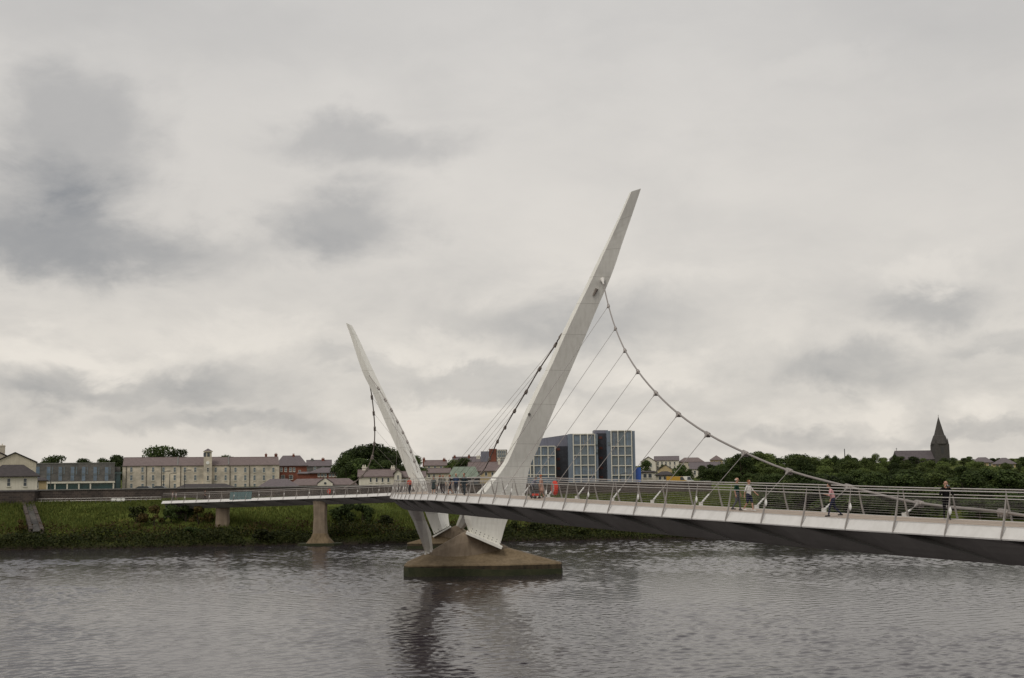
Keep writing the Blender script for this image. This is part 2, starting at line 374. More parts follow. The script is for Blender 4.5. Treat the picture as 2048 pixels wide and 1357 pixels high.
am = (.74+.36*np.tanh(pm/1.8))*(1+.9*np.clip((GY-130)/90, 0, 1))     # more wind under the far shore
lane = np.abs(GY+1.25*GX-108+6*np.sin(GX*.13)+5*np.sin(GY*.17+GX*.05)); am = am+.55*np.clip(1-lane/36, 0, 1)**1.3*np.clip((150-GY)/60, 0, 1)
edge = np.clip(np.minimum(np.minimum(GU-gu[0], gu[-1]-GU)*60, np.minimum(GY-gy[0], gy[-1]-GY)/4), 0, 1)
Hh = Hh*am*edge
nx_, ny_ = len(gu), len(gy); vv = np.stack([GX, GY, Hh], -1).reshape(-1, 3)
ii = (np.arange(ny_-1)[:, None]*nx_+np.arange(nx_-1)[None, :]).reshape(-1); ff = np.stack([ii, ii+1, ii+1+nx_, ii+nx_], -1)
me = bpy.data.meshes.new('river_water'); me.vertices.add(len(vv)+8); y0_, y1_ = gy[0], gy[-1]; xa_, xb_, xc_, xd_ = GX[0, 0], GX[0, -1], GX[-1, -1], GX[-1, 0]
outer = np.array([(-3000, -300, 0), (3000, -300, 0), (3000, 262, 0), (-3000, 262, 0), (xa_, y0_, 0), (xb_, y0_, 0), (xc_, y1_, 0), (xd_, y1_, 0)]); nb = len(vv)
me.vertices.foreach_set('co', np.concatenate([vv, outer]).astype(np.float32).ravel())
ff = np.concatenate([ff, np.array([(nb, nb+1, nb+5, nb+4), (nb+1, nb+2, nb+6, nb+5), (nb+2, nb+3, nb+7, nb+6), (nb+3, nb, nb+4, nb+7)])])
me.loops.add(len(ff)*4); me.polygons.add(len(ff)); me.loops.foreach_set('vertex_index', ff.astype(np.int32).ravel())
me.polygons.foreach_set('loop_start', np.arange(0, len(ff)*4, 4, dtype=np.int32)); me.polygons.foreach_set('use_smooth', [True]*len(ff)); me.update(); me.validate()
me.materials.append(MAT['water']); link('river_water', me, kind='structure')
xs = [-3000, -1500, -800, -500, -300, -200]+[-150+2.0*i for i in range(131)]+[130, 160, 200, 300, 500, 800, 1500, 3000]
ys = [215+i*1.0 for i in range(62)]+[280, 290, 305, 325, 350, 380, 420, 460, 500, 560, 640, 740, 860, 1000, 1200, 1600, 2200, 3500, 6000]
m = MB(); vs = [(x, y, ground_z(x, y)) for y in ys for x in xs]; nx = len(xs)
m.add(vs, [(j*nx+i, j*nx+i+1, (j+1)*nx+i+1, (j+1)*nx+i) for j in range(len(ys)-1) for i in range(nx-1)])
link('ground', m.mesh('ground', 'ground', True), kind='structure')

# ------------------------------------------------------------------ the bridge line
feet = [1984, 1873, 1771, 1677, 1590, 1511, 1441, 1374, 1315, 1259, 1208, 1161, 1119, 1078, 1042, 1010, 980, 952, 928, 905, 885, 867, 851, 837, 825, 814, 806, 798, 791]
SP = 2.9; WS = .80; HALF = 2.85     # WS narrows the whole cross-section
D = 52.0; E_ = [Vector(((feet[0]-CX)/F*D, D))]
for p in feet[1:]:
    a = (p-CX)/F; X, Y = E_[-1]; A = 1+a*a; B_ = -2*(a*X+Y); C_ = X*X+Y*Y-SP*SP
    Y2 = (-B_+math.sqrt(max(0, B_*B_-4*A*C_)))/(2*A); E_.append(Vector((a*Y2, Y2)))
d0 = (E_[0]-E_[2]).normalized()                  # on towards the camera's right, outside the frame
E_ = [E_[0]+Vector((d0.x*SP*k+.05*k*k, d0.y*SP*k)) for k in (8, 6, 4, 2)]+E_
ctr = []
for i in range(0, len(E_)-1, 3):
    tg = (E_[min(i+1, len(E_)-1)]-E_[max(i-1, 0)]).normalized(); nl = Vector((-tg.y, tg.x))
    ctr.append(E_[i]-nl*HALF*WS)
ctr = [c for c in ctr if c.y < 116]
ctr += [Vector(p) for p in ((-9.75, 127.5), (-11.45, 139), (-11.9, 150), (-11.5, 160), (-10.8, 171), (-10.0, 182), (-10.4, 193), (-12.9, 204), (-17.4, 213.2), (-24.2, 220.8), (-33, 227), (-43, 232.6), (-56, 239), (-66.8, 243.8))]
CL = catmull([(c.x, c.y, 0) for c in ctr], 14)
S = [0.0]
for a, b_ in zip(CL, CL[1:]): S.append(S[-1]+(b_-a).length)
ZP = [(40, 9.05), (52, 9.2), (60, 9.35), (67, 9.55), (76, 9.73), (95, 10.1), (109, 10.2), (127, 10.05), (150, 9.95), (190, 9.75), (213, 9.42), (229, 8.78), (246, 7.9), (260, 7.6)]
def deck_z(y):
    if y <= ZP[0][0]: return ZP[0][1]
    for (a, za), (b_, zb) in zip(ZP, ZP[1:]):
        if y <= b_: return za+(zb-za)*(y-a)/(b_-a)
    return ZP[-1][1]
def frame(s):
    s = max(0, min(S[-1]-1e-3, s)); lo, hi = 0, len(S)-1
    while hi-lo > 1:
        md = (lo+hi)//2
        if S[md] <= s: lo = md
        else: hi = md
    u = (s-S[lo])/(S[hi]-S[lo]); p = CL[lo].lerp(CL[hi], u)
    i0, i1 = max(0, lo-2), min(len(CL)-1, hi+2); tg = (CL[i1]-CL[i0]).normalized()
    return Vector((p.x, p.y, deck_z(p.y))), tg, Vector((-tg.y, tg.x, 0))*WS     # +n is the side towards the camera
def dpt(s, o, z):
    p, tg, n = frame(s); return p+n*o+Vector((0, 0, z))
def find_s(px, o, z=0, s0=0, s1=150):
    best = min((abs(proj(dpt(s0+(s1-s0)*i/600, o, z))[0]-px), s0+(s1-s0)*i/600) for i in range(601)); return best[1]
POSTS = []
for p in E_:
    POSTS.append(min(range(len(CL)), key=lambda i: (CL[i].xy-p).length)); 
POSTS = [S[i] for i in POSTS]
# refine: exact arc length of every foot point
POSTS = [find_s(proj((p.x, p.y, deck_z(p.y)-.46))[0], HALF, -.46, max(0, s-3), s+3) for p, s in zip(E_, POSTS)]
POSTS = [POSTS[4]-SP*1.02*k for k in range(7, 0, -1) if POSTS[4]-SP*1.02*k > .3]+POSTS[4:]
while POSTS[-1]+SP < S[-1]: POSTS.append(POSTS[-1]+SP)
END = S[-1]

br = thing('footbridge', 'white curved suspension footbridge crossing the river on two leaning pylons', 'bridge', (0, 158, 0))
def strip(sec, s0=0.0, s1=None, step=1.45, caps=True):
    s1 = END if s1 is None else s1; n = max(1, int((s1-s0)/step)); rings = []
    for i in range(n+1):
        s = s0+(s1-s0)*i/n; rings.append([dpt(s, o, z) for o, z in sec])
    return MB().loft(rings, True, caps)
deck = obj('deck', strip([(-2.28, 0), (2.28, 0), (2.28, -.12), (-2.28, -.12)]), 'deck', br)
for sg in (1, -1):
    obj('kerb', strip([(sg*2.28, .03), (sg*2.36, .03), (sg*2.36, -.13), (sg*2.28, -.13)]), 'fascia', deck)
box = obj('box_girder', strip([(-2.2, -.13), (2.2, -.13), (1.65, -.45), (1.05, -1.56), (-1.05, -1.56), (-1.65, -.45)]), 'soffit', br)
# white sloping fascia, one panel between every second post
for sg in (1, -1):
    idx = [0.0]+POSTS[1::2]+[END]
    for a, b_ in zip(idx, idx[1:]):
        if b_-a < .1: continue
        obj('fascia_panel', strip([(sg*2.365, -.01), (sg*2.80, -.45), (sg*2.78, -.51), (sg*2.34, -.10)], a+.014, b_-.014, 1.0), 'fascia', br)
# folded soffit panels: each one starts recessed and swings out to a raised diagonal edge
K_SH = 5.0
def sof_pt(s, f, sg, rec=0.0):
    """f=0 fascia edge, f=1 keel edge; rec pushes the point in under the deck"""
    o = 2.72+(1.12-2.72)*f-rec; z = -.52+(-1.62+.52)*f+rec*.12
    return dpt(s-K_SH*f, sg*o, z)
def soffit_panel(sB, sA, sg):
    """one bay seen from outside: a triangle folded in under the fascia, then a flat outer plate"""
    smid = sA-(sA-sB)*.72; m = MB(); n = 4
    FA, KA = sof_pt(sA, 0, sg), sof_pt(sA, 1, sg); FAi = sof_pt(sA, 0, sg, .95)
    FM = sof_pt(smid, 0, sg); FB, KB = sof_pt(sB, 0, sg), sof_pt(sB, 1, sg)
    edge = [FM.lerp(KA, k/n) for k in range(n+1)]
    for k in range(n+1): edge[k] = edge[k]+Vector((0, 0, -.05*math.sin(math.pi*k/n)))
    far_ = [FAi.lerp(KA, k/n) for k in range(n+1)]; nearB = [FB.lerp(KB, k/n) for k in range(n+1)]; out_ = [FA.lerp(KA, k/n) for k in range(n+1)]
    m.loft([out_, far_], False, False); m.loft([far_, edge], False, False); m.loft([edge, nearB], False, False)
    return m
bays = POSTS[1::2]
for sg in (1, -1):
    for a, b_ in zip(bays, bays[1:]):
        if a < K_SH+.2: continue
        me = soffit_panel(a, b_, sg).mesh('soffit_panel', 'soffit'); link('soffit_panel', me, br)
# railing posts
def post_mesh(s, sg):
    p, tg, n = frame(s); n = n*sg; m = MB(); rings = []
    for o, z, w in ((2.84, -.46, .02), (2.74, -.25, .05), (2.60, 0.02, .065), (2.48, .35, .06), (2.36, .75, .045), (2.27, 1.14, .025)):
        c = p+n*o+Vector((0, 0, z)); rings.append([c-tg*.022-n*w, c+tg*.022-n*w, c+tg*.022+n*w, c-tg*.022+n*w])
    m.loft(rings)
    m.tube([p+n*2.27+Vector((0, 0, 1.12)), p+n*2.22+Vector((0, 0, 1.43))], .016, 5)
    return m
pod_i = 0
for i, s in enumerate(POSTS):
    for sg in (1, -1):
        po = obj('railing_post', post_mesh(s, sg), 'stainless', br)
        if sg == 1 and i % 2 == 0:
            p, tg, n = frame(s); c = p+n*2.44+Vector((0, 0, .58)); mm_ = MB(); rings = []
            for z, w, d in ((-.26, .02, .02), (-.14, .06, .05), (.02, .075, .06), (.16, .045, .04), (.30, .01, .01)):
                q = c+Vector((0, 0, z*.65))-tg*(.10+.05*z)
                rings.append([q+tg*w*math.cos(k*math.pi/3)*1.2+n*d*math.sin(k*math.pi/3) for k in range(6)])
            mm_.loft(rings); obj('lamp_pod', mm_, 'white_paint', po)
def line(o, z, r, nm, mt, n=6, s0=0, step=1.45):
    k = int((END-s0)/step); obj(nm, MB().tube([dpt(s0+(END-s0)*i/k, o, z) for i in range(k+1)], r, n), mt, br, True)
for sg in (1, -1):
    line(sg*2.22, 1.44, .031, 'handrail', 'rail'); line(sg*2.24, 1.15, .026, 'lower_rail', 'rail')
    for k in range(9): line(sg*(2.50-.20*k/8), .16+.108*k, .0055, 'railing_wire', 'stainless', 3, 0, 2.9)

# ------------------------------------------------------------------ pylons
def pylon(stations, ridge, name, label, thick):
    """stations: (left px,y), (right px,y), distance. Cross-section: two visible faces meeting in a ridge, and a back."""
    rings = []
    for i, (l, r, Dd) in enumerate(stations):
        L = at(l[0], l[1], Dd); Rr = at(r[0], r[1], Dd); w = (Rr-L).length
        rg = ridge[i] if isinstance(ridge, (list, tuple)) else ridge
        fr = L.lerp(Rr, rg)+Vector((0, -w*thick, 0)); bk = L.lerp(Rr, 1-rg)+Vector((0, w*(thick+.22), 0)); bk2 = L.lerp(Rr, .3)+Vector((0, w*(thick+.22), 0))
        rings.append([L, fr, Rr, bk, bk2])
    o = obj('pylon', MB().loft(rings), 'white_steel', br); o['label'] = label
    for i in range(6, len(rings)-3, 5):
        c0 = sum(rings[i], Vector())/5; d = (rings[i+1][0]-rings[i][0]).normalized()*.02
        obj('weld_seam', MB().loft([[c0+(p-c0)*1.004+d*sgn for p in rings[i]] for sgn in (-1, 1)]), 'seam', o)
    return o
def dens(st, n=4):
    cl = catmull([(*s_[0], 0) for s_ in st], n); cr = catmull([(*s_[1], 0) for s_ in st], n); cd = catmull([(s_[2], 0, 0) for s_ in st], n)
    return [((a.x, a.y), (b_.x, b_.y), c.x) for a, b_, c in zip(cl, cr, cd)]
near_st = [((937, 1063), (1000, 1091), 154.5), ((928, 1030), (1016, 1038), 154.2), ((938, 1003), (1040, 1008), 153.9), ((962, 978), (1049, 988), 153.7), ((1001, 933), (1060, 933), 153.3), ((1017, 902), (1074, 902), 153.0), ((1043, 839), (1100, 839), 152.3), ((1070.5, 781), (1124, 781), 151.8), ((1097, 728), (1147, 728), 151.3), ((1123, 670), (1172, 670), 150.7), ((1147, 620), (1193, 620), 150.2), ((1170, 574.5), (1213, 574.5), 149.8), ((1188.4, 536), (1229, 534), 149.4), ((1211, 490), (1245.5, 484), 149.0), ((1233, 444), (1264, 431), 148.6), ((1259, 386), (1282, 377.5), 148.0)]
py1 = pylon(dens(near_st), .16, 'near', 'taller white blade pylon leaning to the right', .22)
far_st = [((868, 1069), (899, 1052), 214.0), ((857, 1042), (897, 1038), 214.6), ((844, 1011), (893, 1016), 215.4), ((830, 983), (866, 983), 216.0), ((818, 956), (848, 956), 216.7), ((798, 907), (828, 909), 217.8), ((777, 860), (806, 860), 218.9), ((758, 816), (783, 816), 220.0), ((742, 779), (764, 777), 220.9), ((724, 742), (747, 742), 221.7), ((703, 678), (719, 681), 223.3), ((692, 646.5), (704.5, 652), 224.0)]
py2 = pylon(dens(far_st), .58, 'far', 'smaller looking white blade pylon farther away, leaning to the left', .60)
# porthole, lugs and base plates
c = at(1058.5, 829, 145.6-9); n_ = Vector((-.15, -1, 0))
def near_face(px, py, off=-.06):
    # point on the near pylon's front surface
    for a, b_ in zip(dens(near_st), dens(near_st)[1:]):
        y0 = (a[0][1]+a[1][1])/2; y1 = (b_[0][1]+b_[1][1])/2
        if y1 <= py <= y0:
            u = (py-y0)/(y1-y0) if y1 != y0 else 0; Dd = a[2]+(b_[2]-a[2])*u
            l = a[0][0]+(b_[0][0]-a[0][0])*u; r = a[1][0]+(b_[1][0]-a[1][0])*u; q = (px-l)/(r-l); w = (r-l)/F*Dd
            return at(px, py, Dd-w*.22*min(q/.16, (1-q)/.84)+off)
    return at(px, py, 140)
q = near_face(1058.5, 829)
obj('porthole', MB().loft([[q+Vector((.17*math.cos(k*.7854), yy, .17*math.sin(k*.7854))) for k in range(8)] for yy in (.1, -.03)]), 'bolt', py1)
def plate(a, b_, w, hgt, nm, par, bolts):
    d = (b_-a); L = d.length; d.normalize(); up = d.cross(Vector((0, 1, 0))).normalized()
    if up.z < 0: up = -up
    o = obj(nm, MB().obox((a+b_)/2, d*(L/2+.2), Vector((0, 1, 0))*w, up*hgt), 'white_steel', par)
    for k in range(bolts):
        for rw in (.45, .95):
            c = a+d*(L*(k+.6)/bolts)+up*(hgt+rw*.55)+Vector((0, -w*.62, 0))
            obj('bolt', MB().obox(c, Vector((.05, 0, 0)), Vector((0, .09, 0)), Vector((0, 0, .05))), 'bolt', o)
plate(at(936, 1066, 154), at(1001, 1094, 154.3), 1.55, .16, 'base_plate', py1, 8)
plate(at(869, 1072, 213.8), at(899, 1055, 213.8), 1.5, .12, 'base_plate', py2, 4)
# struts from the piers up to the deck
def strut(pts, nm, par):
    rings = []
    for l, r, Dd in pts:
        L = at(*l, Dd); Rr = at(*r, Dd); w = (Rr-L).length
        rings.append([L, L.lerp(Rr, .25)+Vector((0, -w*.35, 0)), L.lerp(Rr, .75)+Vector((0, -w*.35, 0)), Rr, L.lerp(Rr, .5)+Vector((0, w*.35, 0))])
    return obj(nm, MB().loft(rings), 'white_steel', par)
st1 = strut([((851, 1107), (866, 1101), 152.5), ((841, 1080), (862, 1066), 150), ((826, 1042), (852, 1042), 147), ((806, 1002), (842, 1011), 143)], 'strut', br)
st2 = strut([((912, 1051), (921, 1063), 214.5), ((919, 1032), (935, 1050), 211), ((926, 1010), (950, 1020), 206)], 'strut', br)
for a in ((851, 1108), (857, 1106), (862, 1103)):
    obj('bolt', MB().obox(at(*a, 152.0), Vector((.12, 0, 0)), Vector((0, .3, 0)), Vector((0, 0, .10))), 'socket', st1)
# red marker hanging at the foot of the far strut
# ------------------------------------------------------------------ piers
def river_pier(fx, par):
    """fx maps the near pier's local coordinates to the world"""
    O = [(-13.3, 152.0), (-12.6, 150.9), (-1.5, 150.5), (5.5, 152.0), (5.7, 153.2), (-.5, 161), (-12, 160.5), (-13.5, 158)]
    T = lambda pts: [fx(*p) for p in pts]
    base = obj('pier', MB().loft([T([(x, y, -2.2) for x, y in O]), T([(x, y, .55) for x, y in O]), T([(x, y, 1.2) for x, y in O])]), 'algae_brown', par)
    # slimy tide-marked skirt, slightly proud
    cx, cy = -4, 156
    Ob = [((x-cx)*1.006+cx, (y-cy)*1.012+cy) for x, y in O]
    obj('weed_skirt', MB().loft([T([(x, y, -2.3) for x, y in Ob]), T([(x, y, (1.10 if x < -3 else .72)+.06*math.sin(x*2)) for x, y in Ob])]), 'algae', base)
    I = [(-10.8, 155.6, 2.55), (-10.4, 154.6, 2.35), (-8.6, 154.0, 2.15), (-4.5, 153.6, 2.35), (-1.0, 154.6, 3.0), (-.8, 155.6, 3.05), (-3, 158.5, 2.6), (-8.5, 158.5, 2.3)]
    ap = MB().loft([T([(x, y, 1.2) for x, y in O]), T([(a+(x-a)*.985, b_+(y-b_)*.985, 1.36) for (x, y), (a, b_, c) in zip(O, I)]), T(I)], True, False)
    obj('apron', ap, 'pier_base', base)
    # wedge block with a bulging front wall and a ridge
    nseg = 12; rings = []
    for i in range(nseg+1):
        u = i/nseg; x = -10.6+9.8*u
        zr = 2.6+(5.25-2.6)*(u/.49) if u < .49 else 5.25+(3.1-5.25)*((u-.49)/.51)
        zb = 2.3 if u < .5 else 2.3+(2.95-2.3)*(u-.5)/.5
        bul = math.sin(math.pi*u)**.7; yf = 155.4-1.9*bul; yb = 156.2+2.0*bul
        rings.append([(x, yf, zb-.4), (x, yf+.25*bul, zb+.55*(zr-zb)), (x, yf+.75*bul, zr), (x, yb-.6*bul, zr), (x, yb, zb-.4)])
    obj('wedge_block', MB().loft([T(r) for r in rings]), 'concrete', base)
    return base
pn = river_pier(lambda x, y, z: Vector((x, y, z)), br); pn['label'] = 'concrete pier with dark weed in midstream under the taller pylon'
k_ = .70
pf = river_pier(lambda x, y, z: Vector((-9.9-(x+5.8)*k_*1.02, 214.5+(y-156)*k_, z*(k_ if z > 0 else 1))), br); pf['label'] = 'farther concrete pier partly hidden behind the near one'
# approach piers on the far side
def app_pier(px0, px1, ytop, ybot, Dd, base):
    a = at(px0, ytop, Dd); b_ = at(px1, ytop, Dd); zt = a.z; zb = at(px0, ybot, Dd).z; c = (a+b_)/2; hw = (b_.x-a.x)/2
    def ring(w, d, z): return [Vector((c.x+w*x, Dd+d*y, z)) for x, y in ((-1, -.6), (-.75, -1), (.75, -1), (1, -.6), (1, .6), (.75, 1), (-.75, 1), (-1, .6))]
    o = obj('approach_pier', MB().loft([ring(hw*1.08, .8, zb), ring(hw*.95, .75, (zt+zb)/2), ring(hw, .8, zt-.5), ring(hw*1.1, .9, zt)]), 'concrete', br)
    if base:
        obj('flared_base', MB().loft([ring(hw*2.0, 1.7, zb-1.5), ring(hw*1.95, 1.65, zb-1.35), ring(hw*1.35, 1.1, zb-.5), ring(hw*1.08, .82, zb+.25)]), 'pier_base', o)
        obj('footing', MB().loft([ring(hw*3.2, 2.6, -2.2), ring(hw*3.2, 2.6, .42)]), 'algae', o)
    obj('bearing', MB().box(c.x-.5, c.x+.5, Dd-.5, Dd+.5, zt, zt+.35), 'dark_metal', o)
    return o
app_pier(627.5, 654, 1003, 1070, 226.8, True); app_pier(432.5, 459, 1004, 1060, 239, False)

q0 = at(338, 1012, 246); q1 = at(382, 1012, 246)
obj('abutment', MB().box(q0.x, q1.x, 243.5, 249, 2, deck_z(244)-1.72), 'quay_stone', br)

# ------------------------------------------------------------------ cables and hangers
def clamp(p, d, par, mt, k=1.0):
    d = d.normalized(); a = d.cross(Vector((0, 0, 1))).normalized(); c = d.cross(a); m = MB()
    m.tube([p-d*.34*k, p-d*.28*k, p+d*.28*k, p+d*.34*k], [.10*k, .155*k, .155*k, .10*k], 8)
    for s_ in (-.2, 0, .2): m.obox(p+d*s_*k+c*.17*k, d*.035*k, a*.13*k, c*.05*k)
    obj('cable_clamp', m, mt, par)
def cable(pts, r, mt, par, clamps=True, k=1.0):
    fine = catmull(pts, 3); o = obj('main_cable', MB().tube(fine, r, 8), mt, par, True)
    if clamps:
        for i in range(1, len(pts)-1): clamp(pts[i], pts[i+1]-pts[i-1], o, mt, k)
    return o
def hanger(top, bot, mt, k=1.0, sock=True):
    d = (bot-top); L = d.length; d.normalize()
    rod = min(1.5, L*.45); r0 = .022*k
    h_ = obj('hanger', MB().tube([top, bot], r0, 5), mt, br, True)
    obj('upper_socket', MB().tube([top, top+d*.28*k, top+d*.62*k, top+d*.8*k], [.13*k, .11*k, .05*k, .025*k], 7), mt, h_)
    if sock:
        obj('turnbuckle', MB().tube([bot-d*rod*.98, bot-d*rod*.93, bot-d*rod*.45, bot-d*.18], [.025*k, .048*k, .055*k, .06*k], 7), 'socket', h_)
        obj('anchor_block', MB().obox(bot+Vector((0, 0, -.05)), Vector((.11, 0, 0)), Vector((0, .10, 0)), Vector((0, 0, .13))), 'socket', h_)
npx = [(1205, 560), (1217, 612), (1231, 657), (1250, 701), (1276, 743), (1312, 786), (1357, 828), (1415, 868), (1490, 906), (1578, 942), (1697, 974), (1838, 1007), (2006, 1034), (2110, 1046)]
apx = [None, 962, 1003, 1047, 1096, 1154, 1225, 1305, 1402, 1512, 1649, 1808, None, None]
NO = -2.55
an = [None if a is None else dpt(find_s(a, NO, .12), NO, .12) for a in apx]
A0 = near_face(1205, 560, 0); 
pe = dpt(find_s(2110, -2.45, .1), -2.45, .1); p0 = dpt(find_s(2006, -2.45, .3), -2.45, .3)
pts = [A0]
for i in range(1, len(npx)-2):
    a = (npx[i][0]-CX)/F
    u = (A0.y*a-A0.x)/((p0.x-A0.x)+(A0.y-p0.y)*a); u = max(0, min(1, u)); Ds = A0.y+(p0.y-A0.y)*u
    w = .66*(4*u*(1-u))**.7; Da = an[i].y; pts.append(at(*npx[i], Ds*(1-w)+Da*w))
pts += [p0+Vector((0, 0, .12)), pe]
mc = cable(pts, .075, 'cable', br, True, 1.0)
for i in range(1, len(npx)-2): hanger(pts[i], an[i], 'cable')
d_ = (pts[0]-pts[1]).normalized()
obj('cable_socket', MB().tube([pts[0]-d_*1.6, pts[0]-d_*.8, pts[0], pts[0]+d_*.9, pts[0]+d_*1.7], [.08, .13, .32, .28, .05], 8), 'socket', mc)
# back span of the near pylon
bpx = [(1190, 588), (1122, 672), (1111, 690), (1079, 738), (1052, 784), (1029, 822), (1010, 855), (995, 883), (979, 918), (963, 946)]
bD = [152, 154, 156, 159, 163, 167, 172, 178, 184, 190]
bp_ = [at(*p, Dd) for p, Dd in zip(bpx, bD)]+[dpt(find_s(940, -2.5, .1, 130, 250), -2.5, .1)]
bc = cable(bp_, .085, 'cable_far', br, True, 1.15)
obj('cable_socket', MB().tube([near_face(1194, 578, -.1), near_face(1187, 592, -.1)], [.2, .12], 7), 'cable_far', bc)
for i, s_ in zip((2, 3, 4, 5, 6, 7, 8), (132, 139, 146, 153, 160, 167, 174)):
    hanger(bp_[i], dpt(s_, -2.5, .1), 'cable_far', .9, False)
# far pylon
fl = [(740, 772), (744, 795), (747.5, 827), (749.5, 858), (748.5, 888), (744, 915), (734, 939), (723, 953), (708, 966), (684, 979)]
fD = [222.5, 223, 224, 225, 226, 226.5, 227, 227.5, 228, 229]
fp = [at(*p, Dd) for p, Dd in zip(fl, fD)]
cable(fp, .10, 'cable_far', br, True, 1.3)
sA = find_s(790, -2.5, 0, 180, END)
for i, s_ in zip((1, 2, 3, 4, 5, 6), (-30, -24, -18, -12, -6, 0)):
    hanger(fp[i], dpt(sA+s_*.55, -2.5, .1), 'cable_far', .8, False)
frp = [(738, 751), (757, 777), (771, 800), (783, 820), (795, 843), (806, 865), (815, 884), (822, 903), (829, 922), (835, 945)]
frD = [219, 218, 217, 216, 214.5, 212, 209.5, 207, 204.5, 202]
fr_ = [at(*p, Dd) for p, Dd in zip(frp, frD)]
cable(fr_, .06, 'cable', br, True, 1.1)
for i, s_ in zip((1, 2, 3, 4), (178, 183, 189, 195)):
    hanger(fr_[i], dpt(s_, 2.5, .1), 'cable', .8, False)

# ------------------------------------------------------------------ buildings
ROT = []      # (thing, pivot x, pivot y): the waterfront bends, so each building is turned square to the river
def win(par, x0, x1, z0, z1, y, mt='pane', fw=.09, fm='frame_white', sill=True):
    w = obj('window', MB().box(x0, x1, y-.05, y+.05, z0, z1), mt, par); m = MB()
    m.box(x0-fw, x0, y-.10, y+.04, z0-fw, z1+fw); m.box(x1, x1+fw, y-.10, y+.04, z0-fw, z1+fw)
    m.box(x0, x1, y-.10, y+.04, z1, z1+fw); m.box(x0, x1, y-.10, y+.04, z0-fw, z0)
    if z1-z0 > 1.2: m.box(x0, x1, y-.09, y+.04, (z0+z1)/2-fw/3, (z0+z1)/2+fw/3)
    obj('frame', m, fm, w)
    if sill: obj('sill', MB().box(x0-.15, x1+.15, y-.18, y+.03, z0-fw-.12, z0-fw-.005), fm, w)
    return w
def wins(par, D, pxs, wp, y0, y1, **kw):
    for p in pxs:
        a = at(p-wp/2, y1, D); b_ = at(p+wp/2, y0, D); win(par, a.x, b_.x, a.z, b_.z, D, **kw)
def gable_x(par, x0, x1, y0, y1, ze, zr, mt, over=.35, hip=0.0, nm='roof'):
    """roof with its ridge along x; hip = how far the ridge ends are drawn in"""
    ym = (y0+y1)/2; x0o, x1o, y0o, y1o = x0-over, x1+over, y0-over, y1+over; tk = .22
    V = [(x0o, y0o, ze), (x1o, y0o, ze), (x1o, y1o, ze), (x0o, y1o, ze), (x0o+hip, ym, zr), (x1o-hip, ym, zr)]
    m = MB().add(V+[(a, b_, c-tk) for a, b_, c in V[:4]], [(0, 1, 5, 4), (2, 3, 4, 5), (1, 2, 5), (3, 0, 4), (0, 6, 7, 1), (1, 7, 8, 2), (2, 8, 9, 3), (3, 9, 6, 0), (6, 9, 8, 7)])
    r = obj(nm, m, mt, par)
    if hip < .5:
        obj('ridge_tiles', MB().box(x0o+hip, x1o-hip, ym-.15, ym+.15, zr-.08, zr+.10), mt, r)
    return r
def gable_y(par, x0, x1, y0, y1, ze, zr, mt, over=.3, nm='roof'):
    xm = (x0+x1)/2; a, b_, c, d = x0-over, x1+over, y0-over, y1+over; tk = .2
    V = [(a, c, ze), (xm, c, zr), (b_, c, ze), (a, d, ze), (xm, d, zr), (b_, d, ze)]
    m = MB().add(V+[(x, y, z+tk) for x, y, z in V], [(0, 1, 4, 3), (1, 2, 5, 4), (6, 9, 10, 7), (7, 10, 11, 8), (0, 6, 7, 1), (1, 7, 8, 2), (3, 4, 10, 9), (4, 5, 11, 10), (0, 3, 9, 6), (2, 8, 11, 5)])
    return obj(nm, m, mt, par)
def chimney(par, px0, px1, y0, y1, D, dy, mt, pots=2):
    a = at(px0, y1, D); b_ = at(px1, y0, D)
    m = MB().box(a.x, b_.x, D+dy, D+dy+1.0, a.z-1.5, b_.z); m.box(a.x-.1, b_.x+.1, D+dy-.1, D+dy+1.1, b_.z-.35, b_.z-.15)
    o = obj('chimney', m, mt, par)
    for k in range(pots):
        x = a.x+(b_.x-a.x)*(k+.5)/pots; obj('chimney_pot', MB().tube([(x, D+dy+.5, b_.z-.05), (x, D+dy+.5, b_.z+.45)], [.16, .12], 7), mt, o)
    return o
def walls(par, x0, x1, y0, y1, z0, z1, mt, gz=None, axis='x'):
    """box walls; gz adds gable triangles up to that height (axis = ridge direction)"""
    m = MB()
    if gz is None: m.box(x0, x1, y0, y1, z0, z1)
    elif axis == 'x':
        ym = (y0+y1)/2; m.loft([[(x, y0, z0), (x, y1, z0), (x, y1, z1), (x, ym, gz), (x, y0, z1)] for x in (x0, x1)])
    else:
        xm = (x0+x1)/2; m.loft([[(x0, y, z0), (x1, y, z0), (x1, y, z1), (xm, y, gz), (x0, y, z1)] for y in (y0, y1)])
    return obj('wall', m, mt, par)
def house(name, label, px0, px1, yb, ye, yr, D, dep, wallm, roofm, hip=0., axis='x', over=.35, cat='house', zb=None):
    a = at(px0, yb, D); b_ = at(px1, ye, D); x0, x1 = a.x, at(px1, yb, D).x; ze = at((px0+px1)/2, ye, D).z; zr = at((px0+px1)/2, yr, D+dep/2).z
    z0 = min(a.z, ground_z(x0, D))-.3 if zb is None else zb
    t_ = thing(name, label, cat, ((x0+x1)/2, D+dep/2, z0)); ROT.append((t_, (x0+x1)/2, D))
    if axis == 'x':
        walls(t_, x0, x1, D, D+dep, z0, ze, wallm, None if hip else zr-.1)
        gable_x(t_, x0, x1, D, D+dep, ze, zr, roofm, over, hip)
    else:
        zr = at((px0+px1)/2, yr, D).z; walls(t_, x0, x1, D, D+dep, z0, ze, wallm, zr-.12, 'y'); gable_y(t_, x0, x1, D, D+dep, ze, zr, roofm, over)
    return t_, x0, x1, ze, zr, z0

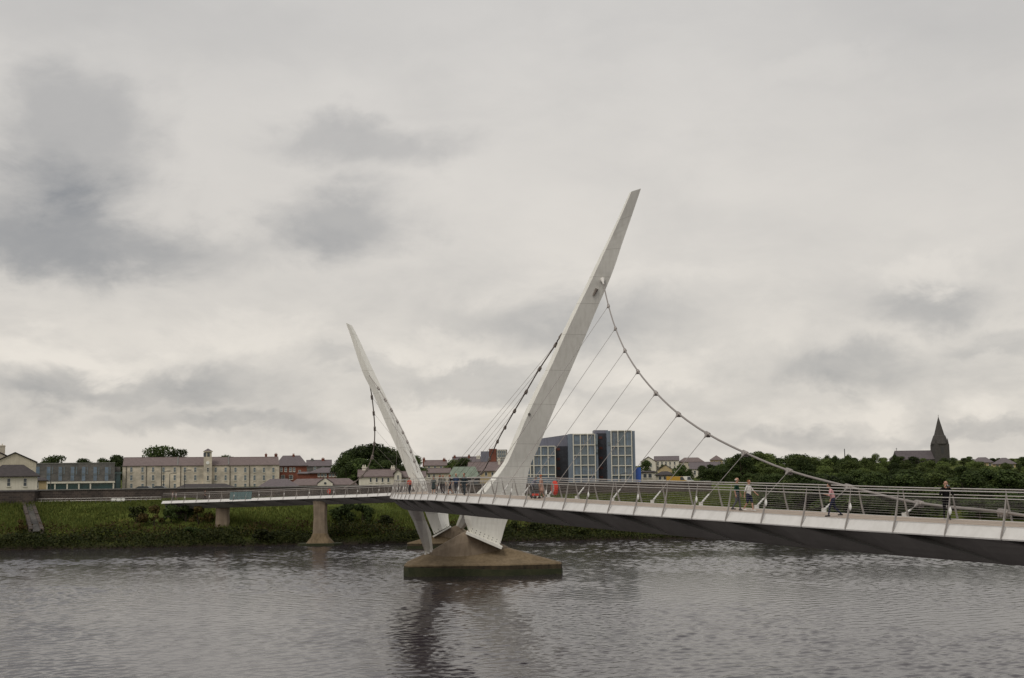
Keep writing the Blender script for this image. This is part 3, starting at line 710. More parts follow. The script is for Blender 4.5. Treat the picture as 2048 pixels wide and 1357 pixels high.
# quay wall (parts: wall, coping)
qw = thing('quay_wall', 'long dark stone retaining wall above the grass bank', 'wall', (-40, 264, 7.4))
m = MB(); m2 = MB(); P = [(-150+4*i) for i in range(49)]; rings = []; r2 = []
for x in P:
    y = bank_y(x)-(.9*math.sin(x*.11)+.5*math.sin(x*.31+1))+33; rings.append([(x, y, 6.4), (x, y+.25, 10.25), (x, y+1.3, 10.25), (x, y+1.5, 6.4)]); r2.append([(x, y+.05, 10.26), (x, y+1.5, 10.26), (x, y+1.5, 10.46), (x, y+.05, 10.46)])
obj('wall', m.loft(rings), 'quay_stone', qw); obj('coping', m2.loft(r2), 'grey_stone', qw)
yy = bank_y(-88)+28
pl = thing('plinth_wall', 'black stone bastion below the small hipped house at the left edge', 'wall', (-97, yy, 7))
a = at(-40, 1006, 255); b_ = at(69, 984, 255)
obj('wall', MB().box(a.x-30, b_.x, 255, 262, 6, b_.z), 'quay_stone', pl); obj('coping', MB().box(a.x-30.1, b_.x+.1, 254.9, 262, b_.z+.002, b_.z+.25), 'slate_dark', pl)

# white gabled hall + small hipped house, far left
g, x0, x1, ze, zr, z0 = house('gabled_hall', 'big pale gabled hall rising behind the small hipped house, far left', -12, 68, 985, 926, 906, 330, 22, 'render_cream', 'slate_dark', axis='y')
wins(g, 330, (60,), 5, 940, 952)
g2, *_ = house('gabled_hall', 'pale gable with chimney cut off by the left picture edge', -90, 24, 985, 921, 893, 345, 20, 'render_cream', 'slate_dark', axis='y'); chimney(g2, -4, 8, 890, 900, 345, 3, 'render_cream', 1)
g, x0, x1, ze, zr, z0 = house('hipped_house', 'small white hipped roof house on the black bastion, far left', -22, 71, 985, 952.5, 930, 285, 11, 'render_white', 'slate_dark', hip=3.6, over=.6)
wins(g, 285, (48.5,), 6, 957.5, 972.5); wins(g, 285, (-8, 18), 6, 957.5, 972.5)
g, *_ = house('hut', 'small dark roofed hut in front of the grey college building', 70, 92, 985, 961, 955, 300, 6, 'render_tan', 'slate_dark', hip=1.2, cat='hut'); wins(g, 300, (75,), 4, 965, 976)

# grey college building
Dm = 430
a = at(66, 985, Dm); b_ = at(222, 928, Dm); z0 = 9.1; zt = at(144, 928, Dm).z; zm = at(144, 963.5, Dm).z
cb = thing('college_building', 'flat roofed grey stone building with tall bluish windows left of the long barracks', 'building', ((a.x+b_.x)/2, Dm+8, z0))
obj('wall', MB().box(a.x, b_.x, Dm, Dm+16, zm, zt), 'grey_block', cb)
obj('ground_floor', MB().box(a.x, b_.x, Dm+1.4, Dm+15, z0, zm-.01), 'pane_teal', cb)
obj('parapet', MB().box(a.x-.1, b_.x+.1, Dm-.12, Dm+16.1, zt+.005, zt+.35), 'grey_stone', cb)
wins(cb, Dm, (76, 96, 118, 141, 162, 184, 206), 7.5, 934, 962, mt='pane_blue', fm='grey_stone', sill=False)
wins(cb, Dm, (103.5, 125.5, 148.5, 169, 191, 212.5), 2.6, 934, 949, mt='pane_pale', fm='grey_stone', sill=False)
for p in (76, 96, 118, 141, 162, 184, 206):
    q0 = at(p-3.7, 950.5, Dm); q1 = at(p+3.7, 946.5, Dm); obj('spandrel', MB().box(q0.x, q1.x, Dm-.16, Dm-.06, q0.z, q1.z), 'pane_pale', cb)
q0 = at(92, 967, Dm); q1 = at(222, 963.5, Dm); obj('canopy_beam', MB().box(q0.x, q1.x, Dm-.3, Dm+1.3, at(150, 967, Dm).z, zm-.02), 'render_white', cb)
for p in (93, 108, 131, 153, 175, 219):
    q0 = at(p-1.5, 980, Dm); q1 = at(p+1.5, 967, Dm); obj('column', MB().box(q0.x, q1.x, Dm-.1, Dm+.9, z0, at(150, 967, Dm).z-.01), 'render_white', cb)
ln = thing('glass_link', 'teal glazed link building between grey college and barracks', 'building', (at(236, 980, 440).x, 445, z0))
q0 = at(219, 980, 440); q1 = at(255, 948, 440)
obj('glazing', MB().box(q0.x, q1.x, 440, 450, z0, q1.z), 'pane_teal', ln); obj('roof', MB().box(q0.x-.3, q1.x+.3, 439.4, 450, q1.z+.01, q1.z+.7), 'glass_teal', ln)
obj('rear_wall', MB().box(q0.x, q1.x, 450.1, 456, z0, at(236, 934, 450).z), 'grey_block', ln)
for k in range(5): x = q0.x+(q1.x-q0.x)*k/4; obj('mullion', MB().box(x-.08, x+.08, 439.85, 439.98, z0, q1.z), 'dark_metal', ln)

# barracks with clock tower
Db = 450; dep = 13
a = at(258, 978, Db); b_ = at(556, 978, Db); ze = at(400, 930.5, Db).z; zr = at(400, 914.5, Db+dep/2).z
bk = thing('barracks', 'long cream stone barracks with brown slate roof and central clock tower', 'building', ((a.x+b_.x)/2, Db+6, 9))
walls(bk, a.x-1.2, b_.x, Db, Db+dep, 8.9, ze-.25, 'barracks_stone', zr-.6)
segs = [(a.x-1.2, at(357, 930, Db).x), (at(357, 930, Db).x+.02, at(456, 930, Db).x), (at(456, 930, Db).x+.02, b_.x)]
for i, (s0, s1) in enumerate(segs):
    gable_x(bk, s0+.02, s1-.02, Db-.3, Db+dep+.3, ze-.07*i, zr-.10*i, 'slate_brown', .0, nm='roof')
    if i: obj('parapet', MB().loft([[(x, Db-.25, ze+.05), (x, Db+dep/2, zr+.22), (x, Db+dep+.25, ze+.05), (x, Db+dep/2, zr-.6)] for x in (s0-.22, s0+.2)]), 'grey_stone', bk)
cols = [268.7, 289.9, 310, 330, 351.5, 371, 391, 430.7, 450, 469.4, 488.7, 507, 525.6, 544.5]
wins(bk, Db, cols, 4.4, 935.5, 944.5, mt='pane_pale'); wins(bk, Db, cols, 4.4, 951, 961, mt='pane_pale'); wins(bk, Db, cols, 4.4, 968, 976, mt='pane_pale')
for p in (259, 297, 326, 362.6, 458.5, 497): q = at(p, 960, Db); obj('downpipe', MB().tube([(q.x, Db-.15, 9), (q.x, Db-.15, ze)], .11, 6), 'dark_metal', bk)
q0 = at(404.5, 978, Db-1.6); q1 = at(421.5, 904, Db-1.6); zt = q1.z
tw = obj('clock_tower', MB().box(q0.x, q1.x, Db-1.6, Db+1.4, 8.9, zt-1.9), 'barracks_stone', bk)
obj('belfry', MB().box(q0.x+.1, q1.x-.1, Db-1.5, Db+1.3, zt-1.88, zt), 'render_cream', tw)
for p in (409.3, 416.7):
    q = at(p, 908, Db); obj('louvre', MB().box(q.x-.42, q.x+.42, Db-1.58, Db-1.45, zt-1.7, zt-.3), 'pane', tw)
obj('cornice', MB().box(q0.x-.25, q1.x+.25, Db-1.85, Db+1.65, zt+.005, zt+.28), 'render_cream', tw)
xm = (q0.x+q1.x)/2; obj('cap', MB().loft([[(q0.x-.1, Db-1.7, zt+.29), (q1.x+.1, Db-1.7, zt+.29), (q1.x+.1, Db+1.5, zt+.29), (q0.x-.1, Db+1.5, zt+.29)], [(xm-.1, Db-.2, zt+1.2), (xm+.1, Db-.2, zt+1.2), (xm+.1, Db, zt+1.2), (xm-.1, Db, zt+1.2)]]), 'slate', tw)
wins(tw, Db-1.6, (413.3,), 3.6, 936, 944); wins(tw, Db-1.6, (413.3,), 3.6, 952, 961)
q = at(413, 926, Db-1.6); obj('clock_face', MB().tube([(q.x, Db-1.75, q.z), (q.x, Db-1.61, q.z)], .62, 16), 'white_paint', tw)

# brick houses right of the barracks
g, x0, x1, ze, zr, z0 = house('brick_house', 'three chimneyed red brick house with hipped slate roof beside the barracks', 552, 613, 962, 931.5, 911.5, 470, 14, 'red_brick', 'slate', hip=3.0, over=.5)
wins(g, 470, (563, 571.5, 581, 588), 4, 936, 943.5, mt='pane_pale'); wins(g, 470, (599,), 4, 941, 947, mt='pane_pale'); wins(g, 470, (566, 582), 7, 951, 959)
chimney(g, 530, 534.5, 908, 920, 470, 6, 'red_brick', 1); chimney(g, 549, 555, 908, 920, 470, 6, 'red_brick', 2); chimney(g, 585, 589, 909, 919, 470, 6, 'red_brick', 2)
g, x0, x1, ze, zr, z0 = house('brick_house', 'lower red brick block with shallow hipped roof and six small windows', 620, 683, 962, 945.5, 935.5, 400, 11, 'red_brick', 'slate', hip=4.2, over=.6)
wins(g, 400, (638, 644.5, 651, 660, 666.5, 673), 4, 948, 953.5, mt='pane_pale')
g, *_ = house('brick_house', 'plain rust coloured wing between the two brick houses', 596, 626, 966, 947, 944, 420, 8, 'red_brick', 'slate', hip=1)
g, *_ = house('slate_house', 'grey house with dormers and two chimneys behind the brick houses', 614, 662, 950, 932, 920.5, 540, 10, 'grey_block', 'slate'); wins(g, 540, (630, 646), 4, 934, 941, mt='pane_pale')
chimney(g, 622, 627, 918, 925, 540, 4, 'grey_stone', 2); chimney(g, 643, 649, 917, 925, 540, 4, 'red_brick', 2)
# low lodge with white gable
g, x0, x1, ze, zr, z0 = house('lodge', 'low white lodge with slate roof and a round window in its front gable', 580, 712, 978, 970, 957.5, 330, 9, 'render_white', 'slate_brown', hip=2.2)
q0 = at(633, 978, 328); q1 = at(663, 967.5, 328); za = at(648, 956.5, 328).z
m = MB(); xm = (q0.x+q1.x)/2
m.loft([[(q0.x, y, z0), (q1.x, y, z0), (q1.x, y, q1.z), (xm, y, za), (q0.x, y, q1.z)] for y in (328, 334)]); gw = obj('front_gable', m, 'render_white', g); gable_y(gw, q0.x, q1.x, 328, 334, q1.z+.05, za+.08, 'slate', .15)
obj('round_window', MB().tube([(xm, 327.9, q1.z+.1), (xm, 328.05, q1.z+.1)], .32, 12), 'pane', gw)
wins(g, 330, (640, 656), 3, 971, 976)
wins(g, 330, (600, 615, 675, 690), 4, 972, 976)
g, *_ = house('pavilion', 'dark slate roofed low pavilion before the right end of the barracks', 517, 598, 980, 976, 958, 300, 9, 'slate_dark', 'slate', hip=3.4, over=.6)
g, *_ = house('kiosk', 'dark low kiosk with long shallow roof in front of the clock tower', 352, 470, 988, 977, 968, 282, 8, 'quay_stone', 'slate_dark', hip=2.8, over=.5)
q0 = at(352, 979, 281.4); q1 = at(470, 977.5, 281.4); obj('gutter', MB().box(q0.x-.5, q1.x+.5, 281.2, 281.45, q0.z, q0.z+.12), 'render_tan', g)
# white house before the dark trees
g, x0, x1, ze, zr, z0 = house('white_house', 'white two storey house with slate roof and chimneys before the dark trees', 718, 790, 980, 953, 939.5, 308, 8, 'render_white', 'slate_brown')
wins(g, 308, (741.5, 753.5, 765, 776.5), 3.4, 956, 964.5); wins(g, 308, (741.5, 753.5, 776.5), 3.4, 970.5, 977)
q = at(765, 974, 308); obj('door', MB().box(q.x-.4, q.x+.4, 307.9, 308.05, z0, q.z+.5), 'dark_metal', g)
chimney(g, 724, 732.5, 933.5, 945, 308, 3.5, 'render_white', 2); chimney(g, 782, 790, 934.5, 945, 308, 3.5, 'render_white', 2)
g, *_ = house('white_house', 'small white gable attached to the right of the two storey white house', 789, 803, 980, 948, 939, 306, 7, 'render_white', 'slate_brown', axis='y'); wins(g, 306, (796,), 2.5, 951, 960)
g, *_ = house('white_house', 'low cream wing partly hidden behind the far pylon', 803, 850, 980, 954, 943, 312, 8, 'render_cream', 'slate_brown'); wins(g, 312, (810, 820, 842), 3.2, 957, 965)
# terraces behind the deck centre
g, *_ = house('terrace_house', 'cream terrace house with brown roof between the two pylons', 850, 893, 965, 931, 921, 470, 11, 'render_cream', 'slate_brown'); wins(g, 470, (858, 870, 882), 4, 933, 940, mt='pane_pale')
chimney(g, 886, 891, 918, 926, 470, 4, 'red_brick', 2); chimney(g, 845, 850, 917, 926, 470, 4, 'red_brick', 2)
g, *_ = house('terrace_house', 'lower terrace with long slate roof above the walkers', 850, 900, 970, 946, 937, 400, 9, 'render_cream', 'slate_brown'); wins(g, 400, (858, 868, 880), 3.4, 949, 955)
g, *_ = house('terrace_house', 'slate roofed house on the rise with white chimney left of the red block', 906, 962, 960, 925, 914, 520, 11, 'render_white', 'slate'); chimney(g, 907, 911, 912, 918, 520, 4, 'red_brick', 2); chimney(g, 936, 940, 911, 918, 520, 4, 'red_brick', 2); chimney(g, 953, 960, 912, 924, 520, 3, 'render_white', 2)
wins(g, 520, (915, 928, 944), 3.5, 928, 934, mt='pane_pale')
g, *_ = house('terrace_house', 'long brown roofed row behind the near pylon foot', 938, 1008, 970, 942, 924.5, 400, 12, 'render_tan', 'slate_brown'); wins(g, 400, (945, 958, 972, 985), 4, 945, 952)
chimney(g, 996, 1001, 919, 928, 400, 4, 'render_white', 2)
# verdigris roofed building
t_ = thing('green_roof_building', 'building with large sloping pale green roof behind the group of walkers', 'building', (at(928, 985, 296).x, 300, 9))
x0, x1 = at(897, 985, 296).x, at(958, 985, 296).x; z1 = at(925, 956, 296).z; zt = at(925, 934, 302).z
obj('wall', MB().box(x0+.5, x1, 296, 306, 9, z1), 'quay_stone', t_)
obj('roof', MB().loft([[(x0-.2, 295.6, z1+.01), (x1+.2, 295.6, z1+.01), (x1+.2, 306, z1+.01), (x0-.2, 306, z1+.01)], [(x0+.9, 301, zt), (x1-.9, 301, zt), (x1-1.2, 305, zt), (x0+1.2, 305, zt)]]), 'copper_green', t_)
for k in range(5): x = x0+(x1-x0)*(k+.5)/5; obj('window', MB().box(x-.5, x+.5, 295.95, 296.1, z1-2.2, z1-.5), 'pane', t_)
# red and grey block
t_ = thing('office_block', 'flat roofed grey and red brick office block behind the near pylon', 'building', (at(988, 950, 430).x, 436, 9))
for nm, p0_, p1_, yt, mt_ in (('grey_wing', 962, 978.5, 903, 'purple_clad'), ('brick_wing', 978.6, 993, 898, 'red_brick'), ('glazed_wing', 993.1, 1014, 899.5, 'grey_block')):
    q0 = at(p0_, 960, 430); q1 = at(p1_, yt, 430); o = obj(nm, MB().box(q0.x, q1.x, 430, 442, 9, q1.z), mt_, t_)
    if nm == 'glazed_wing':
        wins(o, 430, (996.5, 1001, 1005.5, 1010), 2.8, 902, 915, mt='pane_pale', fw=.2, sill=False); wins(o, 430, (996.5, 1001, 1005.5, 1010), 2.8, 919, 930, mt='pane_pale', fw=.2, sill=False)

# blue framed office
Do = 330
bo = thing('blue_office', 'four storey blue glass office with cream grid frames behind the near pylon', 'building', (at(1165, 985, Do).x, Do+10, 9))
X = lambda p: at(p, 930, Do).x
Z = lambda y, p=1165: at(p, y, Do).z
def volume(nm, p0_, p1_, yt, yoff, mt_, zb=9.0, yt2=None, dep=20):
    zt1 = Z(yt, p0_); zt2 = Z(yt if yt2 is None else yt2, p1_); x0, x1 = X(p0_), X(p1_); y0 = Do+yoff
    return obj(nm, MB().loft([[(x0, y0, zb), (x1, y0, zb), (x1, y0, zt2), (x0, y0, zt1)], [(x0, y0+dep, zb), (x1, y0+dep, zb), (x1, y0+dep, zt2), (x0, y0+dep, zt1)]]), mt_, bo)
volume('roof_block', 1050, 1147, 881, 5.0, 'purple_clad', yt2=867)
volume('left_wing', 1040, 1112, 892.5, 1.2, 'pane_blue')
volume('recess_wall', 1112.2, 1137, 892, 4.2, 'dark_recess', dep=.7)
volume('middle_wing', 1137.2, 1197, 868.5, .9, 'blue_clad')
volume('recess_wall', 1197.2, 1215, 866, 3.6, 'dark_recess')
volume('right_wing', 1215.2, 1271.5, 862, .6, 'blue_clad')
volume('roof_plant', 1143, 1172, 866.3, 6, 'render_cream', zb=Z(869), dep=6); volume('roof_plant', 1192, 1221, 859, 6, 'purple_clad', zb=Z(869), dep=6)
def grid(p0_, p1_, ys_, ncol, yoff, pb=None):
    y = Do+yoff; x0, x1 = X(p0_), X(p1_); fw = .12
    for c in range(ncol+1):
        x = x0+(x1-x0)*c/ncol; zb = Z(ys_[-1] if pb is None else pb, p0_); obj('grid_post', MB().box(x-fw, x+fw, y-.45, y-.002, zb, Z(ys_[0], p0_)), 'frame_white', bo)
    for yl in ys_:
        z = Z(yl, p0_)
        for c in range(ncol):
            xa = x0+(x1-x0)*c/ncol+fw; xb = x0+(x1-x0)*(c+1)/ncol-fw; obj('grid_rail', MB().box(xa+.002, xb-.002, y-.42, y-.004, z-.11, z+.11), 'frame_white', bo)
    for r_ in range(len(ys_)-1):
        for c in range(ncol):
            xa = x0+(x1-x0)*c/ncol+fw+.02; xb = x0+(x1-x0)*(c+1)/ncol-fw-.02; za = Z(ys_[r_+1], p0_)+.17; zb = Z(ys_[r_], p0_)-.17
            w = obj('window', MB().box(xa, xb, y-.09, y-.006, za, zb), random.choice(['pane_blue', 'pane_blue', 'pane_blue', 'pane_pale']), bo); m = MB()
            wd = xb-xa
            for f0, f1, mt_ in ((.18, .26, 0), (.50, .62, 0), (.80, .86, 0)):
                j = random.uniform(-.06, .06); m.box(xa+wd*(f0+j), xa+wd*(f1+j), y-.16, y-.10, za, zb)
            obj('blind', m, random.choice(['pane_pale', 'pane_pale', 'grey_stone']), w)
grid(1068, 1111, (893, 911.5, 931.5, 950), 3, 1.2, 956); grid(1054, 1067.6, (911.5, 931.5, 950), 2, 1.25, 956)
grid(1147.5, 1191, (868.8, 890.5, 911, 931, 951), 3, .9, 968); grid(1223.5, 1264.5, (862, 893, 911.5, 932, 951), 3, .6, 968)
for p, ys_ in ((1118, (895, 915, 934, 953)), (1204, (873, 894, 914, 934, 953))):
    for yl in ys_:
        off = 4.2 if p < 1150 else 3.6
        obj('red_panel', MB().box(X(p-3.5), X(p+3.5), Do+off-.12, Do+off-.005, Z(yl+5), Z(yl)), 'red_panel', bo)
for p, y0_, y1_ in ((1194, 877, 890), (1219, 885, 892), (1194, 899, 906)):
    obj('pale_window', MB().box(X(p-2.6), X(p+2.6), Do+.5, Do+.9 if p < 1200 else Do+.58, Z(y1_), Z(y0_)), 'pane_pale', bo)  # a few single panes in the paler glass colour
volume('base_store', 1271.8, 1283, 935, 2, 'sign_blue', zb=9, dep=3)

# houses on the hill to the right of the office
g, *_ = house('hill_apartments', 'pale grey terraced apartments on the hill right of the blue office', 1283, 1312, 950, 924, 914, 600, 12, 'render_white', 'slate_brown', axis='y'); wins(g, 600, (1292, 1302), 3, 928, 935, mt='pane_pale')
g, *_ = house('hill_apartments', 'long pale apartment row with stepped roofs on the hill skyline', 1310, 1358, 950, 921, 913, 610, 12, 'render_white', 'slate'); wins(g, 610, (1316, 1324, 1332, 1340, 1349), 2.6, 924, 930, mt='pane'); wins(g, 610, (1316, 1324, 1332, 1340, 1349), 2.6, 933, 939)
g, *_ = house('hill_apartments', 'right hand end of the pale apartment row, with cream walls', 1358.5, 1408, 950, 924, 915.5, 615, 12, 'render_cream', 'slate_brown', hip=3); wins(g, 615, (1366, 1378, 1390), 3, 927, 933)
g, *_ = house('yellow_house', 'tan gabled house below the hillside apartments', 1316, 1346, 958, 941, 930, 470, 10, 'render_tan', 'slate_dark', axis='y'); wins(g, 470, (1324, 1337), 3, 944, 950)
g, *_ = house('hill_house', 'pale house with long slate roof half hidden by trees', 1381, 1442, 960, 938, 924.5, 500, 12, 'render_white', 'slate', hip=0); wins(g, 500, (1390, 1402, 1415, 1430), 3.4, 942, 950)
g, *_ = house('hill_house', 'small hipped roof house peeping over the trees on the skyline', 1421, 1446, 940, 920, 911, 640, 9, 'render_tan', 'slate_brown', hip=3.5); wins(g, 640, (1429, 1438), 3, 923, 929)
g, *_ = house('shop_row', 'low white flat shop beside the blue store right of the office', 1283, 1312, 962, 944, 942, 360, 8, 'render_white', 'slate_dark', hip=1, cat='shop'); wins(g, 360, (1290, 1300), 6, 948, 956)
g, *_ = house('shop_row', 'dark roofed low shop in front of the tan gabled house', 1312, 1348, 965, 950, 943, 350, 8, 'render_cream', 'slate_dark', hip=2, cat='shop'); wins(g, 350, (1320, 1330, 1340), 5, 953, 960)

# church
Dc = 760
ch = thing('church', 'dark stone church with tall pointed spire on the wooded hill', 'church', (at(1870, 925, Dc).x, Dc, 16))
q0 = at(1797, 926, Dc); q1 = at(1871, 915, Dc); zr = at(1830, 901.5, Dc).z; zb = 14
walls(ch, q0.x, q1.x, Dc, Dc+12, zb, at(1830, 919, Dc).z, 'church_stone', zr-.15); gable_x(ch, q0.x, q1.x, Dc, Dc+12, at(1830, 919, Dc).z, zr, 'church_roof', .3)
x0, x1 = at(1870.5, 900, Dc-2).x, at(1899, 900, Dc-2).x; xm = (x0+x1)/2; hw = (x1-x0)/2; zt = at(1885, 889, Dc).z; zs = at(1881, 834, Dc).z
obj('tower', MB().box(x0, x1, Dc-2, Dc-2+2*hw, zb, zt), 'church_stone', ch)
yc = Dc-2+hw
def oct_(r, z): return [(xm+r*math.cos(math.pi/8+k*math.pi/4), yc+r*math.sin(math.pi/8+k*math.pi/4), z) for k in range(8)]
sp = obj('spire', MB().loft([oct_(hw*1.20, zt), oct_(hw*1.22, zt+.5), oct_(hw*.82, zt+5.2), oct_(hw*.70, zt+5.7), oct_(.12, zs)]), 'church_stone', ch)
obj('finial', MB().tube([(xm, yc, zs-.3), (xm, yc, zs+1.3)], .12, 5), 'church_stone', sp)
for sx_ in (-1, 1):
    obj('pinnacle', MB().loft([[(xm+sx_*hw*.85+a*.5, yc-hw*.85+b_*.5, zt) for a, b_ in ((-1, -1), (1, -1), (1, 1), (-1, 1))], [(xm+sx_*hw*.85+a*.05, yc-hw*.85+b_*.05, zt+3.6) for a, b_ in ((-1, -1), (1, -1), (1, 1), (-1, 1))]]), 'church_stone', ch)
obj('louvre_window', MB().box(xm-.7, xm+.7, Dc-2.08, Dc-1.95, zt-5.5, zt-1.5), 'dark_metal', ch)
q = at(1799, 899, Dc); obj('gable_cross', MB().tube([(q.x, Dc+6, zr), (q.x, Dc+6, zr+1.9)], .12, 5).box(q.x-.45, q.x+.45, Dc+5.9, Dc+6.1, zr+1.1, zr+1.35), 'church_stone', ch)
g, *_ = house('annexe', 'low stone annexe at the left end of the church', 1779, 1798, 926, 919, 911, 765, 8, 'church_stone', 'church_roof', axis='y', cat='building')
for lab, p0_, p1_, ye, yr, Dd, hp in (('slate hipped house with tan wall at far right, behind the trees', 1988, 2030, 928, 916, 640, 5), ('brown roofed house right of the church spire', 1946, 1985, 925, 915, 680, 4)):
    g, *_ = house('hill_house', lab, p0_, p1_, 940, ye, yr, Dd, 14, 'render_tan', 'slate', hip=hp, over=.7); wins(g, Dd, (p0_+8, p0_+20, p1_-6), 4, ye+2, ye+8)
q = at(1690, 925, 640); ms_ = thing('mast', 'thin lattice mast standing on the skyline left of the church', 'mast', (q.x, 640, q.z-6)); zt = at(1690, 902, 640).z
for dx, dy in ((-.35, -.35), (.35, -.35), (0, .35)): obj('leg', MB().tube([(q.x+dx, 640+dy, q.z-6), (q.x+dx*.3, 640+dy*.3, zt)], .09, 4), 'dark_metal', ms_)
obj('antenna', MB().tube([(q.x, 640, zt-3), (q.x, 640, zt+1)], .2, 6), 'dark_metal', ms_)

for o_, x_ in ((cb, at(144, 960, 430).x), (ln, at(236, 960, 440).x), (bk, at(407, 960, 450).x)): ROT.append((o_, x_, o_ is bk and 450 or 432))
for o_, x_, y_ in ROT:
    pv = Matrix.Translation((x_, y_, 0)); o_.matrix_basis = pv @ Matrix.Rotation(-math.atan2(x_, y_), 4, 'Z') @ pv.inverted() @ o_.matrix_basis

# ------------------------------------------------------------------ stairs, bollards, lamp posts, vehicles
sta = thing('bank_stairs', 'long stone stairway with pale side walls running down the grass bank', 'stairs', at(65, 1035, 242))
up_ = Vector((0, 0, .45)); top = (at(46, 1009, 257)+up_, at(64, 1009, 257)+up_); bot = (at(62, 1066, 231.5)+up_, at(84, 1066, 231.5)+up_); ns = 26
for k in range(ns):
    u0, u1 = k/ns, (k+1)/ns; l0 = top[0].lerp(bot[0], u0); r0 = top[1].lerp(bot[1], u0); l1 = top[0].lerp(bot[0], u1); r1 = top[1].lerp(bot[1], u1); z = l0.z
    obj('step', MB().add([(l0.x, l0.y, z), (r0.x, r0.y, z), (r1.x, r1.y, z), (l1.x, l1.y, z), (l1.x, l1.y, l1.z-.2), (r1.x, r1.y, l1.z-.2), (l0.x, l0.y, z-.6), (r0.x, r0.y, z-.6)], [(0, 1, 2, 3), (3, 2, 5, 4), (0, 3, 4, 6), (1, 7, 5, 2), (6, 4, 5, 7), (0, 6, 7, 1)]), 'grey_block', sta)
for e in (0, 1):
    for u0, u1, sh in ((0, .48, 0), (.52, 1, 0)):
        a = top[e].lerp(bot[e], u0); b_ = top[e].lerp(bot[e], u1); w = .32
        obj('side_wall', MB().loft([[p+Vector((dx, 0, dz)) for dx, dz in ((-w, -.7), (w, -.7), (w, .35), (-w, .35))] for p in (a, b_)]), 'quay_stone', sta)
fe = thing('path_fence', 'thin grey post and rail fence along the path below the quay wall, far left', 'fence', at(160, 1003, 256))
fx = [at(72+i*10, 1003, 256).x for i in range(26)]
for i, x in enumerate(fx):
    z = ground_z(x, 256); obj('post', MB().box(x-.05, x+.05, 255.95, 256.05, z-.2, z+1.05), 'grey_stone', fe)
for dz in (.55, 1.0): obj('rail', MB().tube([(x, 255.92, ground_z(x, 256)+dz) for x in fx], .035, 5), 'rail', fe)
bol = None
for i, (p, yb) in enumerate(((508, 1007), (523, 1007), (540, 1007.5), (567, 1007.5), (595, 1008), (606, 1008), (754, 1015), (789, 1017), (785, 1043), (811, 1040), (898, 1040), (905, 1037), (293, 996), (316, 997))):
    q = at(p, yb, 254); z = ground_z(q.x, 254)
    if bol is None:
        bol = thing('path_bollard', '', 'bollard', (q.x, 254, z)); obj('post', MB().tube([(q.x, 254, z-.1), (q.x, 254, z+1.05)], [.10, .08], 8), 'white_paint', bol); obj('cap', MB().ball((q.x, 254, z+1.08), .11), 'white_paint', bol); o = bol
    else: o = copy_thing(bol, (q.x, 254, z))
    o['label'] = 'short white bollard beside the path along the top of the grass bank'; o['group'] = 'white bollards on the far bank'
lampn = ['left', 'middle']
def lamppost(px, yb, yt, Dd, label):
    q = at(px, yb, Dd); zt = at(px, yt, Dd).z; z = min(q.z, ground_z(q.x, Dd)); t_ = thing('lamp_post', label, 'lamp post', (q.x, Dd, z), 'lamp posts on the far bank')
    obj('pole', MB().tube([(q.x, Dd, z), (q.x, Dd, zt)], [.11, .06], 7), 'dark_metal', t_); obj('arm', MB().tube([(q.x, Dd, zt-.05), (q.x+.8, Dd, zt+.15)], .05, 5), 'dark_metal', t_)
    obj('lantern', MB().box(q.x+.7, q.x+1.4, Dd-.18, Dd+.18, zt+.05, zt+.22), 'dark_metal', t_)
for p, yt, lb in ((101, 948, 'thin lamp post before the grey college building'), (327, 944, 'lamp post nearest the left end of the barracks'), (339, 948, 'slim lamp post just right of the two parked cars'), (369, 942, 'tall lamp post left of the clock tower'), (1242, 948, 'lamp post in front of the right wing of the blue office')):
    lamppost(p, 985, yt, 275, lb)
def car(px, yb, Dd, body, label, L=4.3, cat='car', van=False):
    q = at(px, yb, Dd); z = ground_z(q.x, Dd) if Dd < 420 else q.z; x = q.x
    t_ = thing('parked_car' if not van else 'parked_van', label, cat, (x, Dd, z)); h = L/2; m = MB()
    if van: prof = [(-h, .35), (h, .35), (h, 1.0), (h-.5, 1.15), (h-.95, 2.0), (-h, 2.05)]
    else: prof = [(-h, .35), (h, .35), (h, .75), (h-.9, .92), (h-1.6, 1.42), (-h+1.2, 1.45), (-h+.35, .98), (-h, .9)]
    m.loft([[(x+a, Dd+y, z+c) for a, c in prof] for y in (-.85, .85)]); bd = obj('body', m, body, t_)
    if van: gl = [(h-.9, 1.15), (h-.55, 1.15), (h-.98, 1.9), (h-1.6, 1.9), (h-1.6, 1.15)]
    else: gl = [(-h+.7, .98), (h-1.15, .98), (h-1.7, 1.36), (-h+1.25, 1.38)]
    obj('side_glass', MB().loft([[(x+a, Dd+y, z+c) for a, c in gl] for y in (-.87, -.84)]), 'pane', t_)
    for sx_ in (-h+.8, h-.85):
        for sy_ in (-.8, .8):
            w = obj('wheel', MB().tube([(x+sx_, Dd+sy_-.1, z+.33), (x+sx_, Dd+sy_+.1, z+.33)], .33, 12), 'tyre', t_); obj('rim', MB().tube([(x+sx_, Dd+sy_-.12, z+.33), (x+sx_, Dd+sy_-.101, z+.33)], .2, 10), 'car_silver', w)
    for sx_ in (h-.03, -h-.05): obj('lamp', MB().box(x+sx_, x+sx_+.08, Dd-.8, Dd-.5, z+.65, z+.85), 'white_paint' if sx_ > 0 else 'red_plastic', t_)
car(290, 980, 268, 'car_dark', 'dark car parked on the quay in front of the left end of the barracks', 4.6)
car(322, 980, 270, 'car_dark', 'second dark car, parked right of its twin before the barracks', 4.2)
car(1353, 968, 300, 'car_yellow', 'yellow van parked below the trees right of the blue office', 4.8, 'van', True)
car(1369, 969, 302, 'car_white', 'white van standing right beside the yellow one', 4.4, 'van', True)
